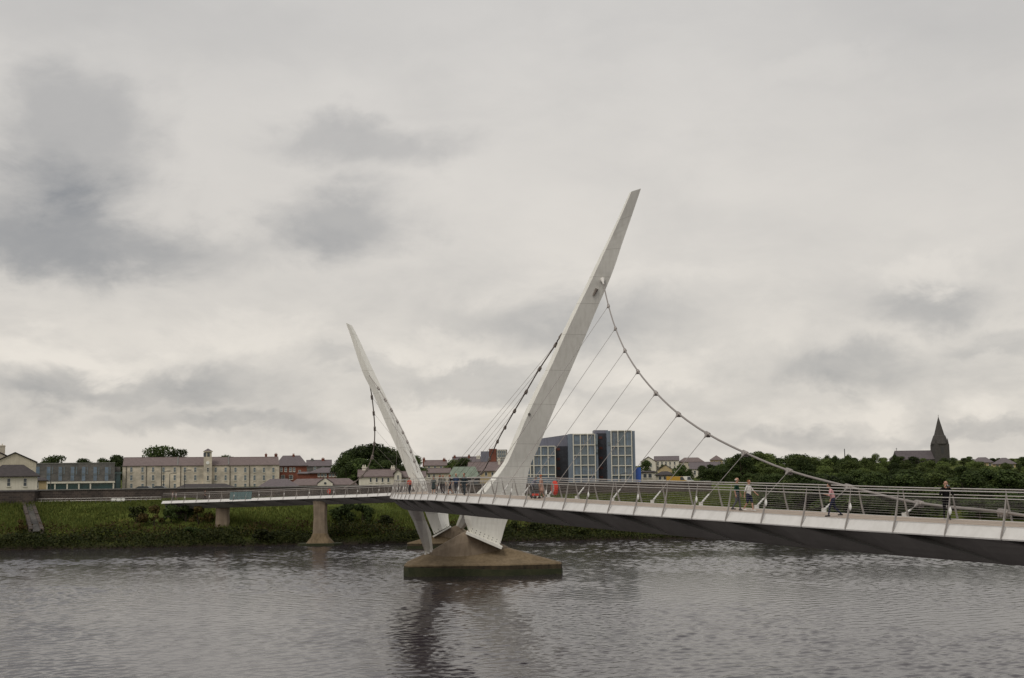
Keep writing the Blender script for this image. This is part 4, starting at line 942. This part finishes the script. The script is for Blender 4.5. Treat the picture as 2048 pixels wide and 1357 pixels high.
q0 = at(222, 1003, 258); q1 = at(250, 997, 258); bn = thing('banner', 'long white banner lying along the foot of the quay wall', 'banner', (q0.x, 258, q0.z))
obj('sheet', MB().box(q0.x, q1.x, 257.9, 258.05, q0.z, q1.z), 'white_paint', bn)
for x in (q0.x+.1, q1.x-.1): obj('stake', MB().box(x-.05, x+.05, 258.06, 258.15, q0.z-.8, q1.z+.1), 'dark_metal', bn)

# ------------------------------------------------------------------ vegetation
def leaf_cloud(blobs, n, size, mb, squash=.8, seed=1, upbias=.35):
    rnd = random.Random(seed); tot_ = sum(b_[3]**2 for b_ in blobs)
    for (cx, cy, cz, r) in blobs:
        k = max(6, int(n*r*r/tot_))
        for _ in range(k):
            d = Vector((rnd.gauss(0, 1), rnd.gauss(0, 1), rnd.gauss(0, 1)+upbias)).normalized()
            rr = r*(1-.45*rnd.random()**2.2)*(1+.12*rnd.gauss(0, 1)); c = Vector((cx, cy, cz))+Vector((d.x, d.y, d.z*squash))*rr
            nrm = (d*1.0+Vector((rnd.gauss(0, 1), rnd.gauss(0, 1), rnd.gauss(0, 1)+.25))*.55).normalized()
            a = nrm.cross(Vector((rnd.gauss(0, 1), rnd.gauss(0, 1), rnd.gauss(0, 1)))).normalized(); b2 = nrm.cross(a); s_ = size*rnd.uniform(.6, 1.35)
            mb.add([c-a*s_*.5, c+b2*s_*.32, c+a*s_*.55, c-b2*s_*.32], [(0, 1, 2, 3)])
def make_tree(seed, h, w, trunk_h, leafm, nblob=16, nleaf=2600, size=.55, flat=False):
    """tree at the origin: returns (trunk mesh, crown mesh)"""
    rnd = random.Random(seed); tm_ = MB(); cm = MB(); bl = []
    tm_.tube([(0, 0, -.5), (rnd.uniform(-.1, .1), 0, trunk_h*.5), (rnd.uniform(-.2, .2), rnd.uniform(-.2, .2), trunk_h), (rnd.uniform(-.3, .3), 0, h*.72)], [.035*h, .026*h, .02*h, .006*h], 7)
    for i in range(nblob):
        u = rnd.random(); z = trunk_h+(h-trunk_h)*(.12+.78*u)
        prof = (math.sin(math.pi*min(1, .18+.80*u)))**.6 if not flat else (.55+.6*u if u < .7 else 1.0)
        a = rnd.uniform(0, 2*math.pi); rad = w*.5*prof*math.sqrt(rnd.random())*.95; r = w*rnd.uniform(.08, .25)
        c = (rad*math.cos(a), rad*math.sin(a), min(z, h-r*.7)); bl.append((*c, r))
        if i % 2 == 0: tm_.tube([(0, 0, trunk_h*rnd.uniform(.7, 1.1)), (c[0]*.5, c[1]*.5, (trunk_h+c[2])*.5), c], [.014*h, .009*h, .003*h], 5)
    leaf_cloud(bl, nleaf, size, cm, .8, seed)
    return tm_.mesh('trunk', 'trunk', True), cm.mesh('crown', leafm)
PROT = {}
def proto(key, *a, **kw): PROT[key] = make_tree(*a, **{**({'nblob': 24, 'nleaf': 4200, 'size': .5} if key[0] in 'dm' else {}), **{q: v for q, v in kw.items() if key[0] not in 'dm'}})
proto('d0', 11, 10, 8.5, .9, 'leaf_dark'); proto('d1', 12, 11, 9.5, .9, 'leaf_dark', nblob=20, nleaf=3000); proto('d2', 13, 9, 8, .9, 'leaf_dark', nblob=14)
proto('m0', 14, 10, 8.5, .9, 'leaf_mid'); proto('m1', 15, 9, 9.5, .9, 'leaf_mid', nblob=20, nleaf=3000); proto('m2', 16, 11, 7.5, .9, 'leaf_mid', nblob=15)
proto('flat', 17, 12, 13, 6.5, 'leaf_dark', nblob=13, nleaf=2400, flat=True)
proto('s0', 18, 3.2, 4.2, .3, 'leaf_dark', nblob=9, nleaf=900, size=.4); proto('s1', 19, 3, 4, .3, 'leaf_scrub', nblob=8, nleaf=800, size=.4); proto('b0', 20, 3, 3.6, .3, 'leaf_brown', nblob=8, nleaf=800, size=.38)
HT = {'d0': 10, 'd1': 11, 'd2': 9, 'm0': 10, 'm1': 9, 'm2': 11, 'flat': 12, 's0': 3.2, 's1': 3, 'b0': 3}
def tree(key, x, y, height, label, group=None, name='tree', cat='tree', wide=1.0, sink=0.0):
    z = ground_z(x, y)-.1-sink; sc = height/HT[key]; t_ = thing(name, label, cat, (x, y, z), group)
    for nm, me in zip(('trunk' if name == 'tree' else 'stem', 'crown' if name == 'tree' else 'foliage'), PROT[key]):
        o = bpy.data.objects.new(nm, me); COL.objects.link(o); o.parent = t_
    t_.matrix_basis = Matrix.Translation((x, y, z)) @ Matrix.Rotation(random.uniform(0, 6.28), 4, 'Z') @ Matrix.Diagonal((sc*wide*random.uniform(.85, 1.2), sc*wide*random.uniform(.85, 1.2), sc, 1)); return t_
def tree_px(key, px, ytop, Dd, label, group=None, wide=1.0, name='tree', cat='tree', yb=None):
    q = at(px, ytop, Dd); z = ground_z(q.x, Dd); return tree(key, q.x, Dd, q.z-z+.1, label, group, name, cat, wide)
# behind the left buildings
tree_px('flat', 330, 893, 520, 'tall flat crowned tree rising behind the left half of the barracks', wide=1.25); tree_px('flat', 366, 900, 525, 'lower flat crowned tree just right of the tall one behind the barracks', wide=.9)
tree_px('flat', 120, 912, 520, 'scraggly tree above the roof of the grey college building'); tree_px('d0', 165, 918, 520, 'rounded small tree behind the middle of the college roof', wide=1.2)
tree_px('d1', 206, 916, 500, 'dark tree behind the right end of the college roof'); tree_px('d0', 233, 911, 500, 'dark tree pressed against the left gable of the barracks')
tree_px('d2', 455, 912, 560, 'treetop just showing above the barracks roof right of the clock tower')
for i, (p, y, w, lb) in enumerate(((688, 911, 1.0, 'leftmost dark tree of the clump behind the white house'), (698, 902, 1.1, 'dark tree second from left in the clump behind the white house'), (728, 893, 1.1, 'tall dark tree left of the hanging cable of the far pylon'), (752, 889, 1.2, 'tallest dark tree right behind the hanging cable of the far pylon'), (779, 894, 1.1, 'dark tree touching the left edge of the far pylon'),
                                    (800, 903, 1., 'dark tree behind the upper shaft of the far pylon'), (828, 912, 1., 'green tree right of the far pylon shaft'))):
    tree_px(('d0', 'd1', 'd2')[i % 3], p, y, 372+4*(i % 3), lb, 'dark trees behind the white house', w*1.0)
for i, (p, y) in enumerate(((700, 924), (722, 918), (745, 918), (768, 922), (795, 930))): tree_px(('d1', 'd0')[i % 2], p, y, 352, 'dark lower tree in front of the clump behind the white house', 'lower trees behind the white house', 1.3)
tree_px('m0', 905, 920, 450, 'bushy tree left of the slate roofs between the pylons'); tree_px('d0', 925, 917, 455, 'darker tree among the slate roofs between the pylons')
# wooded bank on the right
rnd = random.Random(5); n_t = 0
def belt(n, p0_, p1_, yt0, yt1, D0, D1, kinds, lab, grp, w=1.15):
    for i in range(n):
        p = p0_+(p1_-p0_)*(i+rnd.uniform(.2, .8))/n; Dd = rnd.uniform(D0, D1); tree_px(rnd.choice(kinds), p, rnd.uniform(yt0, yt1), Dd, lab, grp, w*rnd.uniform(.9, 1.15))
belt(7, 1455, 1590, 906, 918, 335, 375, ('d0', 'd1', 'm0', 'm1'), 'tall tree at the back left of the right bank wood, under the main cable', 'tall trees at the back left of the right bank wood', 1.2)
belt(7, 1580, 1720, 914, 925, 330, 380, ('d0', 'm1', 'm0', 'd1'), 'tree in the back row of the wood, between main cable and mast', 'back row trees of the wood, between cable and mast')
belt(17, 1700, 2130, 922, 934, 330, 380, ('d0', 'd1', 'm0', 'm1'), 'tree in the back row of the wood below the church', 'back row trees of the wood below the church')
belt(34, 1395, 2130, 932, 948, 290, 325, ('d0', 'd1', 'd2', 'm0', 'm1'), 'tree of the middle row in the dense wood on the right bank', 'middle row of the right bank wood', 1.3)
belt(36, 1490, 2130, 938, 960, 254, 272, ('d0', 'd1', 'd2', 'm0'), 'tree of the front row in the dense wood on the right bank', 'front row of the right bank wood', 1.5)
belt(30, 1530, 2130, 985, 1002, 244, 258, ('d0', 'd2', 's0'), 'low tree at the foot of the dense wood on the right bank', 'low trees at the foot of the right bank wood', 1.8)
belt(24, 1640, 2110, 913, 921, 600, 740, ('d0', 'd1', 'm2'), 'distant tree on the hill around the church', 'distant trees on the church hill', 1.7)
belt(16, 1450, 1800, 915, 922, 540, 640, ('d0', 'd1', 'm2'), 'distant tree on the skyline between the apartments and the church', 'distant skyline trees left of the church', 1.7)
belt(16, 840, 1460, 922, 930, 700, 800, ('d0', 'd1', 'm2'), 'distant tree on the hill behind the houses at the centre', 'distant trees behind the centre houses', 1.8)
belt(14, 60, 720, 922, 930, 640, 760, ('d0', 'd1', 'm2'), 'distant tree on the hill behind the barracks', 'distant trees behind the barracks', 1.8)
belt(9, 1600, 1800, 906, 920, 352, 372, ('m1', 'm0', 'd2'), 'slim feathery tree sticking up from the wood between the main cable and the church', 'slim feathery trees in the wood left of the church', .55)
tree_px('m2', 1516, 903, 350, 'tall lighter tree touching the main cable above the two walkers'); tree_px('m0', 1535, 908, 350, 'bushy tree just right of the tall one at the main cable')
tree_px('m1', 1610, 911, 350, 'round crowned tree right of the cable clamp on the skyline', wide=1.3)
tree_px('d2', 1291, 921, 480, 'small conical tree before the hillside apartments', wide=.7); tree_px('d0', 1325, 930, 520, 'dark bush like tree below the apartment row', wide=.9)
tree_px('d0', 1362, 930, 320, 'round dark tree right of the tan gabled house', wide=1.2); tree_px('d1', 1378, 938, 315, 'dark tree beside the round one below the hill houses'); tree_px('d0', 1405, 932, 330, 'dark tree before the pale hill house', wide=1.1); tree_px('d2', 1422, 930, 340, 'narrow dark tree at the edge of the right bank wood')
tree_px('d1', 1440, 928, 330, 'dark tree below the small hipped skyline house', wide=1.2); tree_px('m0', 1465, 918, 340, 'mid green tree at the left end of the wood', wide=1.2)
# bushes on the grass bank
def foot(px, yb):
    """distance at which the grass slope appears at photo pixel (px, yb)"""
    best = (1e9, 240)
    for i in range(200):
        Dd = 228+i*.2; x = at(px, yb, Dd).x; best = min(best, (abs(proj((x, Dd, ground_z(x, Dd)))[1]-yb), Dd))
    return best[1]
for key, p, y, yb, w, lb in (('s0', 698, 1006, 1049, .95, 'big dark round bush on the grass bank right of the flared pier'), ('s0', 724, 1009, 1049, .95, 'dark bush merged with the right side of the big one'), ('s0', 681, 1013, 1045, 1., 'dark bush on the left flank of the big one'), ('s1', 768, 1030, 1053, 1.1, 'smaller round bush alone on the grass right of the big one'), ('s1', 688, 1041, 1056, 1.3, 'low bush just below the big dark bush'),
                             ('s1', 735, 1044, 1056, 1.2, 'low scrubby bush below the right side of the big one'), ('b0', 308, 1012, 1052, .9, 'rusty brown bush under the left end of the far approach deck'), ('b0', 398, 1012, 1050, .9, 'rusty brown bush left of the first approach pier'), ('s0', 343, 1010, 1046, .9, 'dark green bush between the two rusty ones'), ('s0', 372, 1010, 1046, .9, 'dark bush under the far approach deck'), ('s1', 275, 1012, 1048, 1.1, 'sprawling bush left of the rusty one on the bank'), ('b0', 45, 1040, 1062, 1., 'ochre bush left of the stone stairs'),
                             ('s1', 1030, 1041, 1064, 1.1, 'small bush on the bank right of the near pylon foot'), ('s1', 1068, 1044, 1066, 1., 'second small bush right of the near pylon foot'), ('s1', 1160, 1048, 1068, 1.2, 'bush on the bank under the middle of the near deck'), ('s0', 380, 1054, 1078, 1.4, 'bright leafy shrub at the water edge below the rusty bushes'), ('s1', 520, 1058, 1082, 1.6, 'low dark shrub by the water left of the flared pier')):
    tree_px(key, p, y, foot(p, yb), lb, None, w, 'bush', 'bush')
# uncountable scrub along the waterline and grass on the slope
def scatter(n, t0, t1, size, hgt, mname, name, label, cat, seed, x0=-112, x1=75, clumpy=.12, up=False):
    r_ = random.Random(seed); m = MB()
    while n > 0:
        x = r_.uniform(x0, x1); tt = r_.uniform(t0, t1); y = bank_y(x)+tt; d = noise.noise(Vector((x*clumpy, y*clumpy*1.5, seed)))
        if d < r_.uniform(-.7, .25): continue
        n -= 1; z = ground_z(x, y)
        if up:
            hh = hgt*r_.uniform(.5, 1.3)*(1+.8*d); a = r_.uniform(0, 3.14); dx, dy = math.cos(a)*size*.5, math.sin(a)*size*.5; lx, ly = r_.gauss(0, .25)*hh, r_.gauss(0, .25)*hh
            m.add([(x-dx, y-dy, z-.05), (x+dx, y+dy, z-.05), (x+lx, y+ly, z+hh)], [(0, 1, 2)])
        else:
            zz = z+hgt*(.3+1.1*max(0, d+.35))*r_.random()**.7; c = Vector((x, y, zz)); nrm = Vector((r_.gauss(0, 1), r_.gauss(0, 1)-.5, r_.gauss(0, 1)+.6)).normalized(); a = nrm.cross(Vector((r_.gauss(0, 1), r_.gauss(0, 1), r_.gauss(0, 1)))).normalized(); b2 = nrm.cross(a); s_ = size*r_.uniform(.6, 1.4)
            m.add([c-a*s_*.5, c+b2*s_*.33, c+a*s_*.5, c-b2*s_*.33], [(0, 1, 2, 3)])
    o = link(name, m.mesh(name, mname), kind='stuff'); o['label'] = label; o['category'] = cat; return o
scatter(30000, -.6, 6.0, .40, 1.9, 'leaf_scrub', 'waterside_scrub', 'dark tangled scrub along the waterline of the far bank', 'scrub', 3)
scatter(9000, 3, 12, .42, 1.3, 'leaf_brown', 'dry_scrub', 'brownish dry weeds among the scrub of the far bank', 'weeds', 4, clumpy=.18)
scatter(60000, 4, 33, .22, .55, 'leaf_grass', 'grass', 'rough green grass on the slope of the far bank', 'grass', 6, clumpy=.07, up=True)

# ------------------------------------------------------------------ lifebuoys
def lifebuoy(s, o, label, k=1.0):
    p, tg, n = frame(s); c = p+n*o+Vector((0, 0, .72)); t_ = thing('lifebuoy_housing', label, 'lifebuoy', p+n*o)
    rings = []
    for dd, sc_ in ((-.14, .82), (-.11, .97), (0, 1.0), (.10, .97), (.15, .80)):
        rings.append([c+n*dd+(tg*.42*math.cos(2*math.pi*j/18)+Vector((0, 0, .54))*math.sin(2*math.pi*j/18))*sc_*k for j in range(18)])
    b_ = obj('housing', MB().loft(rings), 'red_plastic', t_)
    tr = MB(); rr = []
    for j in range(19):
        a = 2*math.pi*j/18; q = c+n*.16+(tg*.28*math.cos(a)+Vector((0, 0, .38))*math.sin(a))*k; rr.append(q)
    tr.tube(rr, .05*k, 6, False); obj('moulded_ring', tr, 'red_plastic', b_)
    # pale lettering strip down the face
    for j in range(6):
        z = .27-.095*j; w = (.05, .065, .06, .065, .05, .06)[j]
        obj('lettering_mark', MB().obox(c+n*.17-tg*.16*k+Vector((0, 0, z*k)), tg*w*k, n*.008, Vector((0, 0, .030*k))), 'white_paint', b_)
    obj('bracket', MB().obox(c+n*.22+Vector((0, 0, -.05)), tg*.05, n*.07, Vector((0, 0, .45))), 'stainless', t_)
lifebuoy(find_s(1110, -2.05, .6), -2.05, 'bright red oval lifebuoy housing on the railing right of the near pylon')
lifebuoy(find_s(658, 1.9, .6, 190, END), 1.9, 'small red lifebuoy housing on the far approach railing', .9)

# ------------------------------------------------------------------ people
mat('skin', (.42, .24, .17), .6, var=.05); mat('shoe_dark', (.02, .018, .016), .6); mat('shoe_white', (.68, .67, .64), .6)
CLOTH = {}
def cloth(c):
    k = 'cloth_%d_%d_%d' % tuple(int(v*1000) for v in c)
    if k not in MAT: mat(k, c, .9, var=.12, vs=9, spec=.1)
    return k
def person(px, o, label, H=1.72, face=0.0, top=(.1, .1, .1), legs=(.05, .05, .06), hair=(.05, .035, .02), shoes='shoe_dark', sleeves='short', shorts=False, stride=.25, lean=0.0, armL=None, armR=None, skirt=False, fine=False, s_rng=(0, 150), look=0.0, hatless=True, bald=False, shift=0.0):
    s = find_s(px, o, .8, *s_rng); p, tg, n = frame(s); p = p+n*o+Vector((0, 0, .012))
    k = H/1.75; caps = []       # (a, b, ra, rb, material slot)   local: x right, y forward, z up
    V = Vector
    hip = .93; sh = 1.44
    ly = lambda z: -math.sin(lean)*0+math.tan(lean)*max(0, z-hip)      # forward lean above the hip
    def U(x, y, z): return V((x, y+ly(z), z-(1-math.cos(lean))*max(0, z-hip)*.9))
    SK, TP, LG, SHO, EYE = 0, 1, 2, 3, 4
    C = lambda a, b_, ra, rb, m_: caps.append((V(a), V(b_), ra, rb, m_))
    # legs
    for sg, st in ((-1, stride), (1, -stride)):
        hp = V((sg*.095, 0, hip)); kn = V((sg*.10, st*.45+abs(st)*.25, .50)); an_ = V((sg*.10, st*.95-(.10 if st < 0 else 0), .085+(.05 if st < 0 else 0)))
        C(hp, kn, .098, .066, LG); C(kn, an_, .060 if not shorts else .056, .042, SK if shorts or skirt else LG)
        if shorts: C(hp, hp.lerp(kn, .82), .105, .09, LG)
        C(an_+V((0, -.05, -.035)), an_+V((0, .16, -.048)), .045, .038, SHO)
    if skirt: C(V((0, 0, hip)), V((0, 0, .62)), .16, .21, TP)
    C(V((-.07, 0, hip)), V((.07, 0, hip)), .115, .115, LG); 
    C(U(0, .01, 1.0), U(0, 0, 1.18), .135, .14, TP); C(U(-.045, 0, 1.0), U(-.06, 0, 1.33), .115, .12, TP); C(U(.045, 0, 1.0), U(.06, 0, 1.33), .115, .12, TP)
    C(U(-.14, 0, sh-.05), U(.14, 0, sh-.05), .075, .075, TP); C(U(0, 0, sh-.05), U(0, .01, sh+.10), .065, .055, SK)
    hd = U(0, .03, 1.62); f2 = V((math.sin(look), math.cos(look), 0)); r2 = V((f2.y, -f2.x, 0))
    C(hd+V((0, 0, .045))-f2*.015, hd+V((0, 0, .05))+f2*.01, .092, .090, SK); C(hd, hd-V((0, 0, .075))+f2*.02, .082, .052, SK)
    C(hd+f2*.085+V((0, 0, .02)), hd+f2*.112-V((0, 0, .012)), .012, .017, SK)
    for sg in (-1, 1): C(hd+r2*sg*.088+V((0, 0, .02)), hd+r2*sg*.09-V((0, 0, .02)), .018, .014, SK); C(hd+f2*.083+r2*sg*.034+V((0, 0, .028)), hd+f2*.085+r2*sg*.034+V((0, 0, .028)), .014, .014, EYE)
    C(hd+f2*.076+r2*-.02-V((0, 0, .055)), hd+f2*.076+r2*.02-V((0, 0, .055)), .012, .012, EYE)
    # arms: (elbow, hand) offsets relative to the shoulder
    for sg, arm in ((-1, armL), (1, armR)):
        S_ = U(sg*.195, 0, sh-.055); el_, ha = arm if arm else (V((sg*.06, -.05, -.28)), V((sg*.07, .08, -.52))); e_ = S_+V(el_); h_ = S_+V(ha)
        C(S_, e_, .055, .044, TP); C(e_, h_, .040, .028, TP if sleeves == 'long' else SK)
        d = (h_-e_).normalized(); C(h_, h_+d*.075, .034, .036, SK)
        side = d.cross(V((0, 1, 0))).normalized() if abs(d.y) < .9 else V((1, 0, 0)); 
        fwd = side.cross(d).normalized()
        for j, L in enumerate((.068, .078, .072, .056)):
            b0 = h_+d*.085+fwd*(.028-.019*j); C(b0, b0+d*L*.6, .010, .0095, SK); C(b0+d*L*.6, b0+d*L+side*-sg*.018, .0095, .008, SK)
        C(h_+d*.02+fwd*.03, h_+d*.075+fwd*.06, .012, .010, SK)
    caps = [(a*k, b_*k, ra*k, rb*k, m_) for a, b_, ra, rb, m_ in caps]
    m = MB()
    for a, b_, ra, rb, m_ in caps:
        d = b_-a; L = d.length; d = d.normalized() if L > 1e-5 else V((0, 0, 1)); q = []; rr = []
        for t_ in (-.98, -.7, -.35): q.append(a+d*ra*t_); rr.append(ra*math.sqrt(1-t_*t_))
        q.append(a); rr.append(ra); q.append(b_ if L > 1e-4 else b_+d*.001); rr.append(rb)
        for t_ in (.35, .7, .98): q.append(b_+d*rb*t_); rr.append(rb*math.sqrt(1-t_*t_))
        m.tube(q, rr, 10)
    me = fixn(m.mesh('body', 'skin')); tmp = bpy.data.objects.new('tmp', me); COL.objects.link(tmp)
    md = tmp.modifiers.new('r', 'REMESH'); md.mode = 'VOXEL'; md.voxel_size = .0125 if fine else .022; md.use_smooth_shade = True
    ms2 = tmp.modifiers.new('s', 'SMOOTH'); ms2.iterations = 2; ms2.factor = .4
    dg = bpy.context.evaluated_depsgraph_get(); me2 = bpy.data.meshes.new_from_object(tmp.evaluated_get(dg)); bpy.data.objects.remove(tmp)
    me2.materials.clear()
    for mm_ in ('skin', cloth(top), cloth(legs), shoes, 'shoe_dark'): me2.materials.append(MAT[mm_])
    def near(c):
        best = 9; r_ = 0
        for a, b_, ra, rb, m_ in caps:
            ab = b_-a; L2 = ab.length_squared; u = 0 if L2 < 1e-9 else max(0, min(1, (c-a).dot(ab)/L2)); dd = (c-a-ab*u).length-(ra+(rb-ra)*u)-(.004 if m_ == 4 else 0)
            if dd < best: best = dd; r_ = m_
        return r_
    me2.polygons.foreach_set('material_index', [near(f_.center) for f_ in me2.polygons]); me2.polygons.foreach_set('use_smooth', [True]*len(me2.polygons))
    t_ = thing('person', label, 'person', p); t_.matrix_basis = Matrix.Translation(p) @ Matrix.Rotation(face, 4, 'Z')
    def child(nm, data):
        o_ = bpy.data.objects.new(nm, data); COL.objects.link(o_); o_.parent = t_; return o_
    child('body', me2)
    hm = MB(); hd = hd*k; rings = []
    if not bald:
        for z, r_ in ((.0, .098), (.05, .104), (.10, .088), (.135, .05), (.148, .012)):
            c = hd+V((0, 0, z*k))-f2*(.028 if z < .04 else .014)*k; rings.append([c+V((math.cos(j*.5236), math.sin(j*.5236), 0))*r_*k+(V((0, 0, .045*k)) if (z == 0 and V((math.cos(j*.5236), math.sin(j*.5236), 0)).dot(f2) > .2) else V((0, 0, 0))) for j in range(12)])
    else:
        for z, r_ in ((-.01, .094), (.035, .098), (.06, .096)):
            c = hd+V((0, 0, z*k))-f2*.030*k; rings.append([c+V((math.cos(j*.5236), math.sin(j*.5236), 0))*r_*k for j in range(12)])
    hm.loft(rings); child('hair', fixn(hm.mesh('hair', cloth(hair), True)))
    t_['hd'] = 0; del t_['hd']
    return t_, k
# facing: rotation about z of a figure that looks along +y at 0; pi/2 looks towards -x (left), -pi/2 towards +x (right)
person(1475, .9, 'grey haired man in dark green T-shirt and grey trousers walking to the right', 1.76, R(-105), (.012, .045, .028), (.085, .085, .10), (.55, .52, .48), 'shoe_dark', stride=.16, fine=True, bald=True, look=R(0), armR=((.05, -.10, -.27), (.05, -.05, -.53)), armL=((-.08, .10, -.26), (-.06, .16, -.50)))
person(1496, .9, 'person in white top, navy shorts and white trainers walking beside the man in green', 1.66, R(-130), (.62, .60, .58), (.02, .022, .045), (.16, .07, .03), 'shoe_white', shorts=True, stride=.20, fine=True, armL=((-.10, .12, -.24), (-.16, .30, -.42)), armR=((.05, -.10, -.26), (.05, -.14, -.50)))
person(1666, 1.2, 'person in pink shirt and dark jeans striding to the left, bending forward', 1.62, R(80), (.52, .28, .29), (.018, .02, .045), (.025, .018, .014), 'shoe_dark', stride=.30, lean=R(14), fine=True, armL=((-.06, .12, -.25), (-.02, .30, -.20)), armR=((.08, -.16, -.24), (.06, -.02, -.46)))
ph, k = person(1891, -1.5, 'person dressed in black raising a small camera, facing the viewer', 1.78, R(172), (.008, .007, .008), (.006, .006, .007), (.03, .015, .012), 'shoe_dark', sleeves='long', stride=.06, fine=True, armL=((-.09, .10, -.25), (.10, .26, .10)), armR=((.09, .10, -.25), (-.10, .26, .10)))
p = ph.matrix_basis.translation; c = p+Vector((0.0, -.33, 1.57)); cmr = thing('hand_camera', 'small camera held up by the person in black', 'camera', c-Vector((0, 0, .04)))
obj('camera_body', MB().box(c.x-.07, c.x+.07, c.y-.03, c.y+.03, c.z-.04, c.z+.045), 'dark_metal', cmr); obj('lens', MB().tube([(c.x, c.y-.09, c.z), (c.x, c.y-.03, c.z)], .033, 12), 'pane_pale', cmr); obj('flash', MB().box(c.x-.06, c.x-.02, c.y-.035, c.y-.031, c.z+.015, c.z+.04), 'white_paint', cmr)
person(928, .9, 'tall person in dark teal coat at the right end of the group', 1.80, R(150), (.018, .03, .035), (.02, .032, .04), (.03, .02, .014), sleeves='long', stride=.10, skirt=False)
person(912.5, -.2, 'fair haired person in blue shirt next to the tall teal coat', 1.76, R(170), (.03, .05, .10), (.02, .025, .035), (.38, .27, .14), stride=.12)
person(900, .9, 'person in black top and shorts with bare calves, middle of the group', 1.66, R(100), (.012, .012, .015), (.012, .014, .025), (.20, .07, .03), shorts=True, stride=.18)
person(886, .2, 'person with pale backpack and grey top left of the middle of the group', 1.68, R(190), (.16, .16, .14), (.05, .045, .05), (.12, .07, .04), stride=.15)
person(880.5, .8, 'person in patterned jacket and dark trousers walking in front of the backpack wearer', 1.66, R(60), (.10, .10, .085), (.03, .025, .03), (.30, .14, .08), sleeves='long', stride=.25)
person(867, -.5, 'person in dark green coat and skirt at the left end of the group', 1.64, R(10), (.02, .035, .035), (.03, .03, .06), (.14, .06, .03), sleeves='long', stride=.08, skirt=True)
person(819, .6, 'lone person in red top on the left bend of the deck', 1.66, R(-20), (.42, .06, .035), (.02, .02, .024), (.12, .035, .02), stride=.12, s_rng=(60, 140))
person(1081, -.4, 'person in salmon pink dress behind the pushchair near the near pylon', 1.70, R(70), (.40, .24, .19), (.36, .24, .18), (.30, .10, .05), stride=.08, skirt=True)
person(1064, -.2, 'person in grey top bending over the pushchair', 1.58, R(-70), (.14, .14, .17), (.05, .045, .05), (.16, .14, .13), lean=R(24), stride=.1, armL=((-.04, .18, -.2), (-.02, .36, -.34)), armR=((.04, .18, -.2), (.02, .36, -.34)))
person(797, 1.0, 'tiny dark figure on the far approach deck just left of the near deck bend', 1.72, R(90), (.015, .015, .02), (.012, .012, .015), (.03, .02, .015), stride=.2, s_rng=(195, END))
person(410, .8, 'tiny dark figure on the far approach deck above the first pier', 1.72, R(-90), (.05, .02, .02), (.02, .02, .025), (.04, .02, .02), stride=.2, s_rng=(200, END))
person(345, .8, 'tiny pale dressed figure at the left end of the far approach deck', 1.70, R(-90), (.5, .4, .38), (.1, .1, .12), (.05, .03, .02), stride=.2, s_rng=(200, END))
person(352, .3, 'second tiny pale dressed figure at the left end of the far approach deck', 1.62, R(90), (.45, .42, .42), (.2, .15, .15), (.05, .03, .02), stride=.2, s_rng=(200, END))
# pushchair
s = find_s(1071, .2, .5); p, tg, n = frame(s); p = p+n*.2; pc = thing('pushchair', 'dark pushchair with red basket beside the person in salmon pink', 'pushchair', p)
m = MB(); rings = []
for j in range(7):
    a = math.pi*j/6*.62+.25; rings.append([p+tg*(-.30*math.cos(a))+Vector((0, 0, .62+.40*math.sin(a)))+n*w*(1-.12*abs(j-3)/3) for w in (-.24, -.1, .1, .24)])
obj('hood', m.loft(rings, False, False), 'dark_metal', pc)
obj('seat', MB().obox(p+Vector((0, 0, .52)), tg*.30, n*.21, Vector((0, 0, .10))), 'dark_metal', pc)
obj('basket', MB().obox(p+Vector((0, 0, .28)), tg*.28, n*.19, Vector((0, 0, .08))), 'red_plastic', pc)
obj('handle', MB().tube([p+tg*.28+Vector((0, 0, .45)), p+tg*.62+Vector((0, 0, .98))], .018, 6).tube([p+tg*.62+n*.2+Vector((0, 0, .98)), p+tg*.62-n*.2+Vector((0, 0, .98))], .018, 6), 'stainless', pc)
for a in (-.3, .3):
    for b_ in (-.22, .22):
        w = obj('wheel', MB().tube([p+tg*a+n*(b_-.02)+Vector((0, 0, .12)), p+tg*a+n*(b_+.02)+Vector((0, 0, .12))], .12, 12), 'tyre', pc); obj('leg', MB().tube([p+tg*a+n*b_*.9+Vector((0, 0, .13)), p+tg*a*.8+n*b_*.9+Vector((0, 0, .5))], .014, 5), 'stainless', pc)
# glazed screens on the far approach railing
s0 = find_s(461, 2.2, .8, 200, END); s1 = find_s(505, 2.2, .8, 200, END)
n_p = 6
for k in range(n_p):
    a = s0+(s1-s0)*k/n_p; b_ = s0+(s1-s0)*(k+.94)/n_p
    obj('glass_screen', MB().loft([[dpt(s_, o, z) for o, z in ((2.62, -.6), (2.30, 1.25), (2.27, 1.25), (2.59, -.6))] for s_ in (a, b_)]), 'glass_teal', br)
